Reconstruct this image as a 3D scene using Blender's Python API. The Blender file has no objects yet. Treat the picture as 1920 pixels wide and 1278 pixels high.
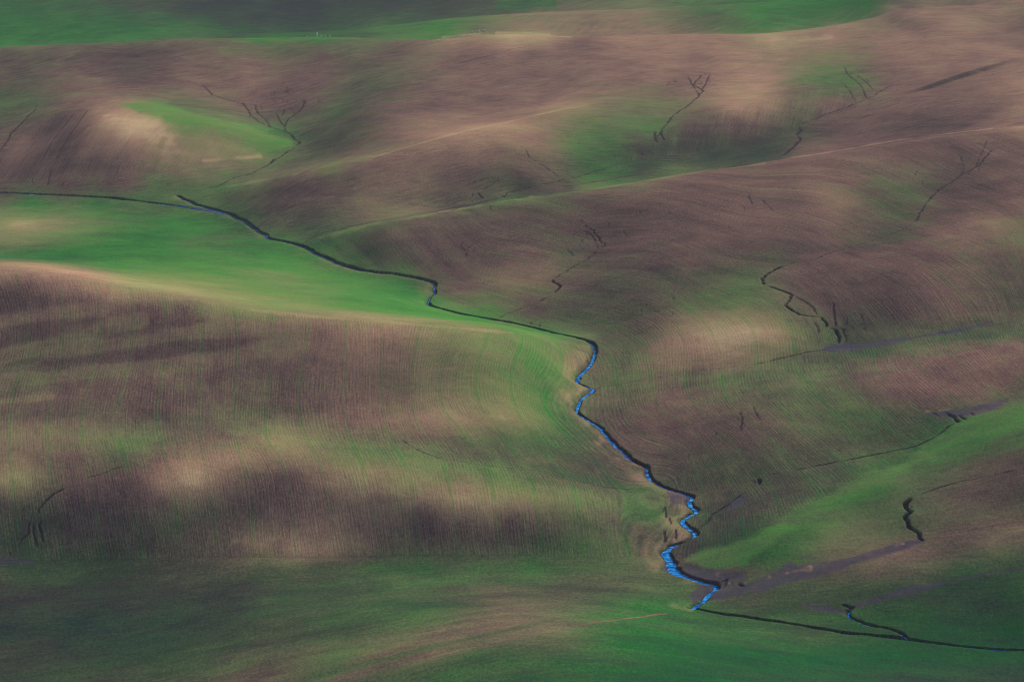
import bpy, math, random
import numpy as np

# ------------------------------------------------------------------ camera, sky, sun, exposure
S = bpy.context.scene
COL = S.collection
CAM_H = 300.0                 # viewpoint on a butte 300 m above the creek
PITCH = math.radians(7.93)    # looking down
FPX = 8000.0                  # focal length in pixels of the 1920 px wide photograph (150 mm lens)
IW, IH = 1920.0, 1278.0
cam = bpy.data.cameras.new("camera")
cam.sensor_width = 36.0
cam.lens = 36.0 * FPX / IW
cam.clip_start = 1.0
cam.clip_end = 60000.0
camo = bpy.data.objects.new("camera", cam)
camo.location = (0.0, 0.0, CAM_H)
camo.rotation_euler = (math.pi / 2 - PITCH, 0.0, 0.0)
COL.objects.link(camo)
S.camera = camo

SUN_EL = math.radians(15.5)
SUN_AZ = math.radians(13.0)   # clockwise from the view direction (+Y): ahead and to the right
world = bpy.data.worlds.new("World")
S.world = world
world.use_nodes = True
wn = world.node_tree.nodes
bg = wn["Background"]
sky = wn.new("ShaderNodeTexSky")
sky.sky_type = 'NISHITA'
sky.sun_disc = False
sky.sun_elevation = SUN_EL
sky.sun_rotation = SUN_AZ
world.node_tree.links.new(sky.outputs[0], bg.inputs[0])
bg.inputs[1].default_value = 0.072
sun = bpy.data.lights.new("sun", 'SUN')
sun.energy = 5.0
sun.angle = math.radians(0.5)
sun.color = (1.0, 0.9, 0.76)
suno = bpy.data.objects.new("sun", sun)
suno.rotation_euler = (math.pi / 2 - SUN_EL, 0.0, math.pi - SUN_AZ)
COL.objects.link(suno)
S.cycles.filter_width = 1.1
S.view_settings.view_transform = 'Standard'
S.view_settings.look = 'None'
S.view_settings.exposure = 0.92
S.view_settings.gamma = 1.0

rng = np.random.default_rng(7)

# ------------------------------------------------------------------ survey helpers
CP, SP = math.cos(PITCH), math.sin(PITCH)

def ray(px, py):
    """azimuth (rad, clockwise from +Y) and downward slope of the sight line through a survey mark"""
    dx = px - IW / 2
    du = -(py - IH / 2)
    wx = dx
    wy = FPX * CP + du * SP
    wz = -FPX * SP + du * CP
    h = np.hypot(wx, wy)
    return np.arctan2(wx, wy), -wz / h

def sight(px, py, z):
    """ground point of height z on that sight line"""
    az, t = ray(px, py)
    r = (CAM_H - z) / t
    return az, r

def chart(az, r):
    """plan coordinates of the survey chart: bearing and (stretched) range on the flat datum"""
    return az * FPX, 639.0 + FPX * np.tan(np.arctan2(CAM_H, r) - PITCH)

# ------------------------------------------------------------------ survey heights: (column, [(row, height), ...])
HC = {
 0: [(1340,-13),(1250,-11),(1150,-8),(1050,-4),(1000,4),(900,14),(850,18),(760,20),(640,28),(560,36),(495,45),(480,19),(430,17),(362,12),(330,16),(290,22),(220,30),(170,38),(100,62),(86,68)],
 240: [(1340,-10),(1250,-8),(1150,-6),(1048,-3),(985,6),(900,19),(860,17),(800,18),(700,26),(620,34),(560,40),(533,43),(500,24),(470,19),(420,16),(378,12),(355,15),(330,18),(290,28),(240,38),(205,42),(195,38),(170,42),(130,52),(90,64),(75,68)],
 480: [(1340,1),(1250,1),(1150,0),(1100,-1),(1045,-1),(1000,4),(940,10.5),(880,17),(845,17.5),(790,16),(720,22),(650,30),(600,36),(575,38),(555,30),(530,22),(490,16),(455,13),(430,11),(400,15),(360,19),(335,21),(325,18),(300,19),(280,22),(262,26),(225,24),(200,30),(150,42),(100,58),(75,67),(68,70)],
 720: [(1340,11),(1250,10),(1160,8),(1100,4),(1043,1),(1000,5),(960,9.5),(920,16),(900,18),(870,17),(830,15),(780,16),(720,22),(660,29),(620,34),(600,36),(585,27),(560,19),(530,13),(513,10),(490,14),(460,20),(430,26),(412,28),(404,17),(380,20),(340,28),(300,37),(285,40),(278,33),(255,36),(220,42),(180,48),(140,54),(110,60),(85,66),(70,68)],
 960: [(1340,22),(1250,20),(1190,17),(1140,11),(1090,6),(1040,2),(1000,5.5),(965,10),(935,15),(910,14),(875,11.5),(840,12),(790,16),(740,20),(700,24),(650,28),(618,30),(600,7),(585,9),(540,13.5),(500,18),(460,22.5),(420,28),(385,33),(374,34),(368,19),(345,24),(310,33),(270,41),(240,46),(222,49),(216,40),(190,46),(150,54),(110,62),(85,68),(70,72),(60,75)],
 1200: [(1340,22),(1250,20),(1190,14),(1150,6),(1110,3),(1060,1),(1000,2),(950,4),(900,3),(870,4),(820,7),(780,8),(740,8),(700,7),(650,9),(600,14),(560,19),(510,25),(460,30),(400,36),(350,40),(336,42),(330,22),(300,26),(275,30),(255,34),(235,36),(215,42),(195,47),(150,55),(110,62),(80,67),(63,70)],
 1440: [(1340,14),(1250,10),(1200,5),(1158,0),(1140,2),(1110,4),(1085,3),(1060,6),(1020,9),(980,12),(940,11),(897,9),(870,11.5),(820,15),(770,18),(730,18),(700,15),(680,12),(660,15),(620,23),(580,27),(540,27),(525,26),(505,28),(460,34),(420,38),(380,41),(340,44),(302,46),(296,25),(270,28),(250,31),(220,38),(185,46),(165,50),(158,46),(130,50),(105,56),(80,64),(60,70)],
 1680: [(1340,6),(1250,2),(1212,-1),(1194,-1),(1170,2),(1130,4),(1100,5),(1075,9),(1050,11),(1025,8),(1000,11),(960,13),(925,17),(890,21),(850,17),(838,14),(810,18),(770,22),(720,25),(690,23),(660,20),(637,16),(610,20),(570,26),(530,32),(490,36),(450,36.5),(427,36),(400,40),(350,45),(310,48),(280,50),(262,52),(256,29),(235,36),(210,41),(185,44),(175,44),(150,50),(120,55),(90,62),(60,70),(45,76),(25,82)],
 1920: [(1340,2),(1250,-2),(1217,-3),(1190,1),(1130,5),(1068,8),(1040,13),(1000,16),(977,14),(940,18),(885,23),(830,30),(780,31),(735,27),(700,33),(660,34),(625,27),(600,20),(570,24),(520,32),(470,40),(420,45),(370,48),(330,51),(280,54),(250,56),(233,58),(227,38),(205,46),(170,52),(135,57),(110,61),(102,54),(80,62),(50,72),(20,82),(-20,94),(-70,112),(-150,150)],
}
BEYOND = {  # behind the far ridge: (row, range)
 0: [(80, 3650), (60, 3750), (40, 3860), (20, 3980), (0, 4110), (-60, 4500), (-150, 5200)],
 240: [(70, 3640), (55, 3740), (40, 3840), (20, 3960), (0, 4100), (-60, 4500), (-150, 5200)],
 480: [(64, 3640), (60, 3700), (50, 3900), (20, 4050), (0, 4150), (-60, 4500), (-150, 5200)],
 720: [(64, 3640), (55, 3720), (47, 3780), (42, 4000), (20, 4120), (0, 4250), (-60, 4550), (-150, 5200)],
 960: [(55, 3640), (40, 3740), (25, 3830), (20, 4080), (0, 4250), (-60, 4550), (-150, 5200)],
 1200: [(58, 3600), (40, 3700), (25, 3790), (15, 3850), (10, 4100), (0, 4200), (-60, 4550), (-150, 5200)],
 1440: [(56, 3560), (40, 3660), (20, 3780), (2, 3880), (-5, 4100), (-60, 4500), (-150, 5200)],
 1680: [(20, 3560), (0, 3700), (-20, 3850), (-60, 4200), (-150, 5200)],
}
CREST2 = [(480,63,3700),(600,57,3740),(720,47,3780),(840,32,3810),(960,24,3830),(1080,18,3840),(1200,14,3850),(1330,7,3870),(1450,0,3890)]
HIDDEN = {0: (70,-8.5), 4: (70,-11), 6: (60,-8), 8: (110,-16)}   # crest lines that fall away behind: (metres, drop)
EXTRA = [(30,240,27),(70,265,21),(170,235,38),(150,290,28),(250,228,40),(350,218,40),(540,268,26),(105,272,25),(420,240,34),(560,270,22),
 (1100,640,12),(1080,700,10),(1110,880,8),(1150,960,8),(1245,1040,0.5),(1300,1140,-0.5),(1340,1095,1),
 (1300,930,2),(1280,690,9),(1100,945,15),(1300,560,20),(1040,520,18),(1120,450,25),(840,520,11),
 (620,440,15),(560,452,11.5),(620,305,33),(830,245,44),(1060,200,52),(1060,192,44),
 (600,250,28),(660,170,42),(1310,170,46),(1240,250,33),(1340,205,46),(1500,157,52),(1620,190,42),(1580,120,54),
 (1560,640,14.5),(1570,520,30.5),(1300,640,16),(1330,1010,6),(1560,930,12),(1800,790,23),(1790,450,39.5)]

LINES = [  # crests and valley floors followed on the ground: (column, row, height)
 [(0,495,45),(120,512,44),(240,533,43),(360,557,41),(480,575,38),(600,590,37),(720,600,36),(840,608,33),(960,618,30),(1030,632,22),(1075,655,13)],
 [(0,896,12.5),(240,893,14.5),(350,885,16),(480,872,17),(560,868,17.5),(640,885,17.5),(720,905,18),(800,918,18),(880,928,16.5),(960,938,15),(1050,945,12.5),(1130,955,8)],
 [(0,1050,-4),(240,1048,-3),(480,1045,-1),(720,1043,1),(960,1040,2),(1100,1050,1),(1240,1060,0)],
 [(1200,912,3),(1050,885,9),(900,860,13.5),(760,830,15.5),(640,800,16.5),(480,790,16.5),(300,800,17)],
 [(565,455,11.5),(600,443,14),(660,425,18.5),(720,412,23),(840,393,29),(960,374,34),(1080,356,38),(1200,336,42),(1320,318,44),(1440,302,46),(1560,282,49),(1680,262,52),(1800,246,55),(1920,233,58)],
 [(600,438,13),(720,404,16),(840,384,17.5),(960,368,19),(1080,349,20.5),(1200,330,22),(1320,311,23.5),(1440,296,25),(1560,275,27),(1680,255,29),(1800,238,34),(1920,227,38)],
 [(480,335,21),(540,322,27),(620,305,34),(720,285,40),(830,252,45),(960,222,49),(1060,200,52),(1110,194,52)],
 [(480,325,18),(540,314,22),(620,297,28),(720,278,33),(830,244,38),(960,216,41),(1060,192,46)],
 [(0,86,68),(150,80,68),(300,73,69),(450,69,70),(600,67,70),(720,70,68),(830,72,70),(900,62,74),(960,59,76),(1020,62,74),(1080,68,70),(1200,63,70),(1350,61,70),(1440,60,70),(1530,50,74),(1620,32,80),(1700,20,84),(1800,5,90),(1870,-8,94)],
 [(1310,985,1.5),(1385,935,5),(1420,903,7),(1500,880,9.5),(1600,856,12),(1700,832,15.5),(1760,815,18),(1800,785,22),(1860,757,25),(1920,730,28)],
 [(1115,728,4),(1200,712,7),(1300,695,9),(1440,680,12),(1570,652,14.5),(1680,637,16.5),(1800,620,18.5),(1920,600,20)],
 [(1345,1100,0),(1400,1092,2),(1500,1065,5),(1600,1045,7),(1735,1015,9),(1830,995,12),(1920,977,14)],
 [(1600,1130,2.5),(1680,1103,5),(1750,1088,6),(1920,1065,8)],
 [(1305,1142,-.5),(1440,1160,-.5),(1560,1178,-.8),(1680,1195,-1.2),(1800,1206,-2),(1920,1217,-3)],
 [(0,361,12),(150,367,12),(340,385,11.5),(430,400,11.2),(490,435,11),(565,455,10.5),(690,508,9.5),(790,520,8.6),(805,565,8.2),(930,598,7),(1000,610,6.3),(1115,638,5.2),(1080,712,4.2),(1115,728,4),(1080,770,3.6),(1210,875,2),(1300,930,1.3),(1275,970,1),(1308,995,.8),(1245,1035,.4),(1265,1075,.2),(1345,1095,0),(1300,1140,-.4)],
 [(1570,640,14.5),(1545,600,19),(1480,575,24),(1432,523,27),(1480,490,29.5),(1600,460,31.5),(1700,425,36),(1760,350,42),(1860,285,50)],
 [(930,597,7),(1000,570,11),(1040,540,15),(1035,520,17),(1080,490,20),(1130,460,24),(1095,420,29)],
 [(340,370,13),(430,335,16),(510,300,18.5),(560,268,21),(500,225,24),(465,200,29),(380,165,38)],
 [(60,222,33),(110,210,37),(200,197,42),(300,205,41),(400,225,37),(480,248,29),(545,268,23)],
 [(0,330,16),(200,330,17),(340,330,18),(430,315,19)],
 [(1200,230,38),(1270,215,42),(1340,195,47),(1430,170,50),(1510,155,52)],
 [(1270,205,39),(1340,184,43),(1430,160,46),(1510,148,49)],
 [(1500,240,30),(1560,215,34),(1620,190,39),(1680,165,44),(1600,150,47),(1580,120,52)],
 [(1700,180,47),(1780,150,53),(1860,125,58),(1920,109,61)],
]

def zc(y, z):
    """the far country is gentler than first surveyed"""
    k = min(max((250 - y) / 40, 0), 1)
    return z if z < 30 else 30 + (z - 30) * (1 - .38 * k)
pts = []
LP = np.array([(a[0] + (b[0] - a[0]) * f, a[1] + (b[1] - a[1]) * f) for ln in LINES for a, b in zip(ln[:-1], ln[1:]) for f in np.linspace(0, 1, 9)])
for c, lst in HC.items():
    for (y, z) in lst:
        if c not in (0, 1920) and (np.hypot((LP[:, 0] - c) / 50, (LP[:, 1] - y) / (9 if y < 450 else 16)) < 1).any():
            continue          # a crest or valley line already passes here
        if y < -5 and c != 1920: continue
        z = zc(y, z)
        az, r = sight(c, y, z)
        pts.append((az, r, z))
        if c in (0, 1920):      # carry the edge profiles sideways beyond the frame
            for k in (1, 2, 4.5, 9, 16):
                s = -1 if c == 0 else 1
                az2, _ = sight(c + s * 300 * k, y, z)
                pts.append((az2, r + s * 15 * min(k, 3) * (1 if y > 700 else -1), z + 3.0 * min(k, 3) * math.sin(y * 0.013 + 1.7 * k)))
for (c, y, z) in EXTRA:
    z = zc(y, z)
    az, r = sight(c, y, z)
    pts.append((az, r, z))
for c, lst in BEYOND.items():
    for (y, r) in lst:
        r += 260 if r < 5000 else 300
        for k in ((0, -1, -2, -5, -10, -16) if c == 0 else (0, 1, 3, 8, 16) if c == 1680 else (0,)):
            az, t = ray(c + 300 * k, y); pts.append((az, r, CAM_H - r * t))
for a, b in zip(CREST2[:-1], CREST2[1:]):
    for f in (0, .5):
        y = a[1] + (b[1] - a[1]) * f; r = a[2] + (b[2] - a[2]) * f + 260
        az, t = ray(a[0] + (b[0] - a[0]) * f, y); pts.append((az, r, CAM_H - r * t)); pts.append((az, r + 90, CAM_H - r * t - 13))
for il, ln in enumerate(LINES):
    for (a, b) in zip(ln[:-1], ln[1:]):
        n = max(1, int(math.hypot(b[0] - a[0], b[1] - a[1]) / 45))
        for k in range(n + (b is ln[-1])):
            f = k / n
            z = zc(a[1] + (b[1] - a[1]) * f, a[2] + (b[2] - a[2]) * f)
            az, r = sight(a[0] + (b[0] - a[0]) * f, a[1] + (b[1] - a[1]) * f, z)
            pts.append((az, r, z))
            if il in HIDDEN and k % 2 == 0 and not (il in (0, 4) and z < 25):
                pts.append((az, r + HIDDEN[il][0], z + HIDDEN[il][1]))
pts = np.array(pts)
print("heights", len(pts))
PX = pts[:, 1] * np.sin(pts[:, 0]); PY = pts[:, 1] * np.cos(pts[:, 0]); PZ = pts[:, 2]
YS = 3.2
def tps_fit(x, y, v, lam=0.0):
    n = len(x)
    d2 = (x[:, None] - x) ** 2 + (y[:, None] - y) ** 2
    K = 0.5 * d2 * np.log(d2 + 1e-12)
    A = np.zeros((n + 3, n + 3))
    A[:n, :n] = K + lam * np.eye(n)
    P = np.c_[np.ones(n), x, y]
    A[:n, n:] = P; A[n:, :n] = P.T
    w = np.linalg.solve(A, np.r_[v, 0, 0, 0])
    return w
def tps_eval(w, x, y, qx, qy):
    out = np.empty(qx.shape).ravel(); fx = qx.ravel(); fy = qy.ravel(); n = len(x)
    for i in range(0, len(fx), 20000):
        a = fx[i:i + 20000, None]; b = fy[i:i + 20000, None]
        d2 = (a - x) ** 2 + (b - y) ** 2
        out[i:i + 20000] = (0.5 * d2 * np.log(d2 + 1e-12)) @ w[:n] + w[n] + w[n + 1] * a[:, 0] + w[n + 2] * b[:, 0]
    return out.reshape(qx.shape)
SC = 300.0
LAM = 0.007
W = tps_fit(PX / SC, PY / SC / YS, PZ, LAM)

# ------------------------------------------------------------------ terrain lattice: bearing x range
STEP = 1.9
side = np.cumsum(6.0 * 1.045 ** np.arange(84))
colpx = np.concatenate([-40 - side[::-1], np.arange(-40, 1960, STEP), 1960 + side])
print('columns', colpx[0], colpx[-1])
AZ = np.arctan((colpx - IW / 2) / FPX)
rr = [1120.0]
while rr[-1] < 4750: rr.append(rr[-1] + 0.75 * rr[-1] ** 2 / (CAM_H * FPX))
while rr[-1] < 9000: rr.append(rr[-1] * 1.012)
R = np.array(rr)
NR, NC = len(R), len(AZ)
print("lattice", NR, NC, NR * NC)

def cubic_matrix(n_out_pos, n_in):
    """Catmull-Rom interpolation weights from n_in knots to fractional positions"""
    t = np.clip(n_out_pos, 0, n_in - 1 - 1e-9); i = np.floor(t).astype(int); f = t - i
    M = np.zeros((len(t), n_in)); k = np.arange(len(t))
    for o, wgt in ((-1, -0.5*f + f*f - 0.5*f**3), (0, 1 - 2.5*f*f + 1.5*f**3), (1, 0.5*f + 2*f*f - 1.5*f**3), (2, -0.5*f*f + 0.5*f**3)):
        np.add.at(M, (k, np.clip(i + o, 0, n_in - 1)), wgt)
    return M
def knots(n, step):
    ks = np.arange(0, n - 1, step)
    return np.unique(np.r_[ks, n - 1])
def coarse(n, step):
    nk = int(math.ceil((n - 1) / step)) + 1
    idx = np.linspace(0, n - 1, nk)
    pos = np.arange(n) * (nk - 1) / (n - 1)
    return idx, cubic_matrix(pos, nk)
ri, MR = coarse(NR, 6); ci, MC = coarse(NC, 8)
Rk = np.interp(ri, np.arange(NR), R); Ak = np.interp(ci, np.arange(NC), AZ)
def lattice_eval(fn):
    """evaluate a smooth field on a coarse lattice and upsample"""
    a, r = np.meshgrid(Ak, Rk)
    return MR @ fn(a, r) @ MC.T
Z = lattice_eval(lambda a, r: tps_eval(W, PX / SC, PY / SC / YS, r * np.sin(a) / SC, r * np.cos(a) / SC / YS))
AZ2, R2 = np.meshgrid(AZ, R)
far = np.clip((R2 - 4750) / 1500, 0, 1)
Z = Z * (1 - far) + far * (110 + 0.05 * (R2 - 4750))
Xg = R2 * np.sin(AZ2); Yg = R2 * np.cos(AZ2)
Z0 = Z.copy()

# sight-line lookup on the finished surface
def screen_row(az, r, z):
    x = r * np.sin(az); y = r * np.cos(az); dz = z - CAM_H
    depth = y * CP - dz * SP
    up = y * SP + dz * CP
    return IW / 2 + FPX * x / depth, IH / 2 - FPX * up / depth
_, ROWG = screen_row(AZ2, R2, Z0)
ROWMIN = np.minimum.accumulate(ROWG, axis=0)
def at(px, py):
    """world (az, r) where the sight line through a survey mark meets the ground"""
    az, t = ray(px, py)
    c = np.interp(az, AZ, np.arange(NC)); c0 = int(min(max(round(float(c)), 0), NC - 1))
    col = ROWMIN[:, c0]
    j = int(np.searchsorted(-col, -py))
    if j <= 0: return az, float(R[0] - (py - col[0]) * 1.0)
    if j >= NR: return az, float(R[-1])
    y0, y1 = ROWG[j - 1, c0], ROWG[j, c0]
    f = 0.0 if y0 == y1 else min(max((y0 - py) / (y0 - y1), 0), 1)
    if y0 < py: f = 1.0
    return az, float(R[j - 1] + f * (R[j] - R[j - 1]))


# ------------------------------------------------------------------ noise on the ground plan
def hash2(i, j, k):
    h = (i.astype(np.int64) * 374761393 + j.astype(np.int64) * 668265263 + k * 1442695041) & 0x7fffffff
    h = ((h ^ (h >> 13)) * 1274126177) & 0x7fffffff
    return ((h ^ (h >> 16)) & 0xffff) / 65535.0
def vnoise(x, y, k=0):
    i = np.floor(x); j = np.floor(y); f = x - i; g = y - j
    f = f * f * (3 - 2 * f); g = g * g * (3 - 2 * g)
    a = hash2(i, j, k); b = hash2(i + 1, j, k); c = hash2(i, j + 1, k); d = hash2(i + 1, j + 1, k)
    return a + (b - a) * f + (c - a) * g + (a - b - c + d) * f * g
def wob(t, k, sc):
    return vnoise(np.asarray(t, float) / sc, np.zeros_like(np.asarray(t, float)) + k * 7.3, k) * 2 - 1
CA = AZ * FPX                                                       # chart column of each lattice column
CB = 639.0 + FPX * np.tan(np.arctan2(CAM_H, R) - PITCH)             # chart row of each lattice row
def smooth(e0, e1, x):
    t = np.clip((x - e0) / (e1 - e0), 0, 1)
    return t * t * (3 - 2 * t)

# ------------------------------------------------------------------ creek, ditches and gullies cut into the ground
def xy(p):
    az, r = at(*p)
    return (r * math.sin(az), r * math.cos(az))
def densify(P, step):
    P = np.array(P, float); out = [P[0]]
    for a, b in zip(P[:-1], P[1:]):
        n = max(1, int(np.hypot(*(b - a)) / step))
        for k in range(1, n + 1): out.append(a + (b - a) * k / n)
    return np.array(out)
def meander(P, amp, step, k):
    """a line on the ground with small irregular kinks"""
    Q = densify(P, step)
    d = np.gradient(Q, axis=0); L = np.hypot(d[:, 0], d[:, 1]) + 1e-9
    nrm = np.stack([-d[:, 1] / L, d[:, 0] / L], 1)
    t = np.r_[0, np.cumsum(np.hypot(*np.diff(Q, axis=0).T))]
    off = amp * (wob(t, k, 7.0) * .7 + wob(t, k + 1, 2.6) * .5)
    off[0] = off[-1] = 0
    return Q + nrm * off[:, None]
DEPTH = np.zeros((NR, NC), np.float32)      # how far the ground is cut down
DARK = np.zeros((NR, NC), np.float32)       # moist loam in the cuts, with pit and bank shade painted in
FLOOR = np.full((NR, NC), 1e9)
SGN = np.full((NR, NC), 1e9, np.float32)    # signed distance to the creek line
def window(x0, x1, y0, y1):
    c = [math.atan2(x, y) for x in (x0, x1) for y in (y0, y1)]
    i0 = np.searchsorted(AZ, min(c)); i1 = np.searchsorted(AZ, max(c))
    j0 = np.searchsorted(R, math.hypot(0 if x0 < 0 < x1 else min(abs(x0), abs(x1)), y0)); j1 = np.searchsorted(R, math.hypot(max(abs(x0), abs(x1)), y1))
    return slice(max(j0 - 1, 0), j1 + 1), slice(max(i0 - 1, 0), i1 + 1)
def seg_field(Q, reach):
    """yields (slices, signed distance, distance along) for each short run of a line"""
    t = np.r_[0, np.cumsum(np.hypot(*np.diff(Q, axis=0).T))]
    for k in range(len(Q) - 1):
        a, b = Q[k], Q[k + 1]
        sl = window(min(a[0], b[0]) - reach, max(a[0], b[0]) + reach, min(a[1], b[1]) - reach, max(a[1], b[1]) + reach)
        X = Xg[sl]; Y = Yg[sl]
        if X.size == 0: continue
        d = b - a; L2 = d @ d + 1e-12
        f = np.clip(((X - a[0]) * d[0] + (Y - a[1]) * d[1]) / L2, 0, 1)
        ex = X - a[0] - f * d[0]; ey = Y - a[1] - f * d[1]
        dist = np.hypot(ex, ey)
        sg = np.where(d[0] * (Y - a[1]) - d[1] * (X - a[0]) >= 0, 1.0, -1.0)
        yield sl, dist * sg, t[k] + f * (t[k + 1] - t[k]), dist

CREEK = [(335,366),(340,368),(343,372),(362,377),(361,380),(381,385),(395,389),(414,394),(429,398.6),(440,401),(441,405),(459,410),(466,417),(476,424),(489,434),(502,438),(500,444),(523,448.6),(542,452),(562,458),(579,463.4),(590,472),(607,479),(640,494),(687,508),(750,513),(797,521),(820,531),(813,541),(818,549),(803,558),(803,568),(813,574),(873,589),(930,599),(990,611),(1040,623),(1101,636),(1113,642),(1118,651),(1113,665),(1107,681),(1096,693),(1085,701),(1082,709),(1082,715),(1093,720),(1115,729),(1102,737),(1090,745),(1085,755),(1079,768),(1090,777),(1103,786),(1123,797),(1131,806),(1140,817),(1153,833),(1173,848),(1184,861),(1203,870),(1214,876),(1212,881),(1218,897),(1237,909),(1264,918),(1289,925),(1300,930),(1290,942),(1303,952),(1307,957),(1293,965),(1277,975),(1287,985),(1303,993),(1305,1002),(1289,1012),(1264,1021),(1246,1032),(1252,1041),(1259,1053),(1259,1062),(1266,1072),(1289,1080),(1316,1088),(1343,1092),(1344,1100),(1330,1112),(1320,1124),(1305,1135),(1300,1139)]
DITCH = [(1300,1139),(1313,1141),(1357,1149),(1413,1157),(1467,1165),(1530,1174),(1597,1184),(1663,1190),(1703,1195),(1780,1205),(1913,1215),(2100,1228)]
FEEDER = [(1583,1132),(1602,1137),(1587,1145),(1593,1154),(1610,1162),(1633,1170),(1670,1177),(1693,1185),(1702,1195)]
UPPER = [(-200,357),(0,360),(50,362),(150,367),(210,370),(250,376),(300,381),(340,386),(380,391),(430,399)]
def ground(x, y, arr):
    az = math.atan2(x, y); r = math.hypot(x, y)
    c = np.interp(az, AZ, np.arange(NC)); j = np.interp(r, R, np.arange(NR))
    c0 = int(min(c, NC - 2)); j0 = int(min(j, NR - 2)); fc = c - c0; fj = j - j0
    return (arr[j0, c0] * (1 - fc) + arr[j0, c0 + 1] * fc) * (1 - fj) + (arr[j0 + 1, c0] * (1 - fc) + arr[j0 + 1, c0 + 1] * fc) * fj
def rounded(P, n=2):
    P = np.array(P, float)
    for _ in range(n):
        a, b = P[:-1], P[1:]
        P = np.vstack([P[:1], np.stack([a * .75 + b * .25, a * .25 + b * .75], 1).reshape(-1, 2), P[-1:]])
    return P
def channel(marks, amp, half, deep, ramp, k, rim=0.55, own=True):
    """flowing channel: half(t) water half width, deep(t) bank height; steep cut bank on the left hand, gentler right bank"""
    Q = meander(rounded([xy(p) for p in marks]), amp, 1.6, k)
    t = np.r_[0, np.cumsum(np.hypot(*np.diff(Q, axis=0).T))]; T = t / t[-1]
    zg = np.array([ground(x, y, Z0) for x, y in Q])
    n = 9; zs = np.convolve(np.pad(zg, n, mode='edge'), np.ones(2 * n + 1) / (2 * n + 1), 'valid')
    zs = np.minimum.accumulate(zs)
    zb = zs - deep(T)
    hw = half(T) * (1 + .35 * wob(t, k + 3, 4.0))
    for sl, s, tt, dist in seg_field(Q, 14.0):
        h = np.interp(tt, t, hw); zf = np.interp(tt, t, zb); dp = np.interp(tt, t, deep(T))
        rw = np.interp(tt, t, ramp(T)) * (1 + .4 * wob(tt, k + 5, 6.0))
        rm = rim * (1 + .6 * wob(tt, k + 6, 2.2))
        up = np.where(s >= 0, np.clip((s - h - .15) / rm, 0, 1) ** 1.3, np.clip((-s - h - .15) / rw, 0, 1) ** .75)
        cut = (1 - up) * (Z0[sl] - (zf - .3))
        cut[dist > 13.9] = 0
        DEPTH[sl] = np.maximum(DEPTH[sl], cut)
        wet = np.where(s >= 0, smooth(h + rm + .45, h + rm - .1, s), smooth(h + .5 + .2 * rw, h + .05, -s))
        DARK[sl] = np.maximum(DARK[sl], wet)  # shade of the cut bank painted dark along with its damp soil
        if own:
            o = SGN[sl]; m_ = dist < np.abs(o); o[m_] = s[m_]; SGN[sl] = o
    return Q, hw, zb
cst = lambda v: (lambda T: np.full_like(T, v))
itp = lambda *kv: (lambda T: np.interp(T, [a for a, _ in kv], [b for _, b in kv]))
WATER = [
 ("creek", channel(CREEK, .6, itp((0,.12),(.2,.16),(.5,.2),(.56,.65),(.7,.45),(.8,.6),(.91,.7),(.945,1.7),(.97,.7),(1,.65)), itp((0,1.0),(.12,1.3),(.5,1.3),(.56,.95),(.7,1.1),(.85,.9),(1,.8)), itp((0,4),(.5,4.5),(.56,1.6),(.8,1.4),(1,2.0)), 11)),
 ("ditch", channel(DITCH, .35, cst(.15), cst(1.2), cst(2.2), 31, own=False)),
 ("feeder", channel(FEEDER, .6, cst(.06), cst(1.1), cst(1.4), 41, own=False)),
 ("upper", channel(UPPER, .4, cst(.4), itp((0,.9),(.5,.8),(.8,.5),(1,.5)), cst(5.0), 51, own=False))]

def gully(marks, w, d, k, gaps=0.0, amp=1.0, dark=1.0):
    """dry erosion rill, with deeper pits where it has broken through; gaps = share of its length still shallow"""
    fy = float(np.clip((420 - marks[0][1]) / 200, 0, 1))
    w = max(.5 + .2 * fy, w * (.9 + .35 * fy)); d *= (.5 if d < 1.05 else .8) * (1 - .5 * fy)
    Q = meander([xy(p) for p in marks], amp, 1.4, k)
    t = np.r_[0, np.cumsum(np.hypot(*np.diff(Q, axis=0).T))]
    ww = w * (1 + .55 * wob(t, k + 2, 4.0)); op = np.ones_like(t)
    if gaps > 0:
        v = vnoise(t / 2.4, np.zeros_like(t) + k, k) * .75 + vnoise(t / 13, np.zeros_like(t) + k + 9, k) * .35 - .05
        op = smooth(gaps - .10, gaps + .12, v)
    end = smooth(0, 7, t) * smooth(0, 7, t[-1] - t)
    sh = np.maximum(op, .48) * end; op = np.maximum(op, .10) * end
    for sl, s, tt, dist in seg_field(Q, w * 2.5 + 1.5):
        o = np.interp(tt, t, op); os_ = np.interp(tt, t, sh); h = np.interp(tt, t, ww) / 2 * (.6 + .4 * os_)
        prof = 1 - smooth(h * .6, h + .45, dist)
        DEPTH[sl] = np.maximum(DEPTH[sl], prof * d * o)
        DARK[sl] = np.maximum(DARK[sl], (1 - smooth(h * .8, h + .35, dist)) * os_ * dark)  # pit shade painted dark over the damp loam, mostly replacing depth
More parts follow.
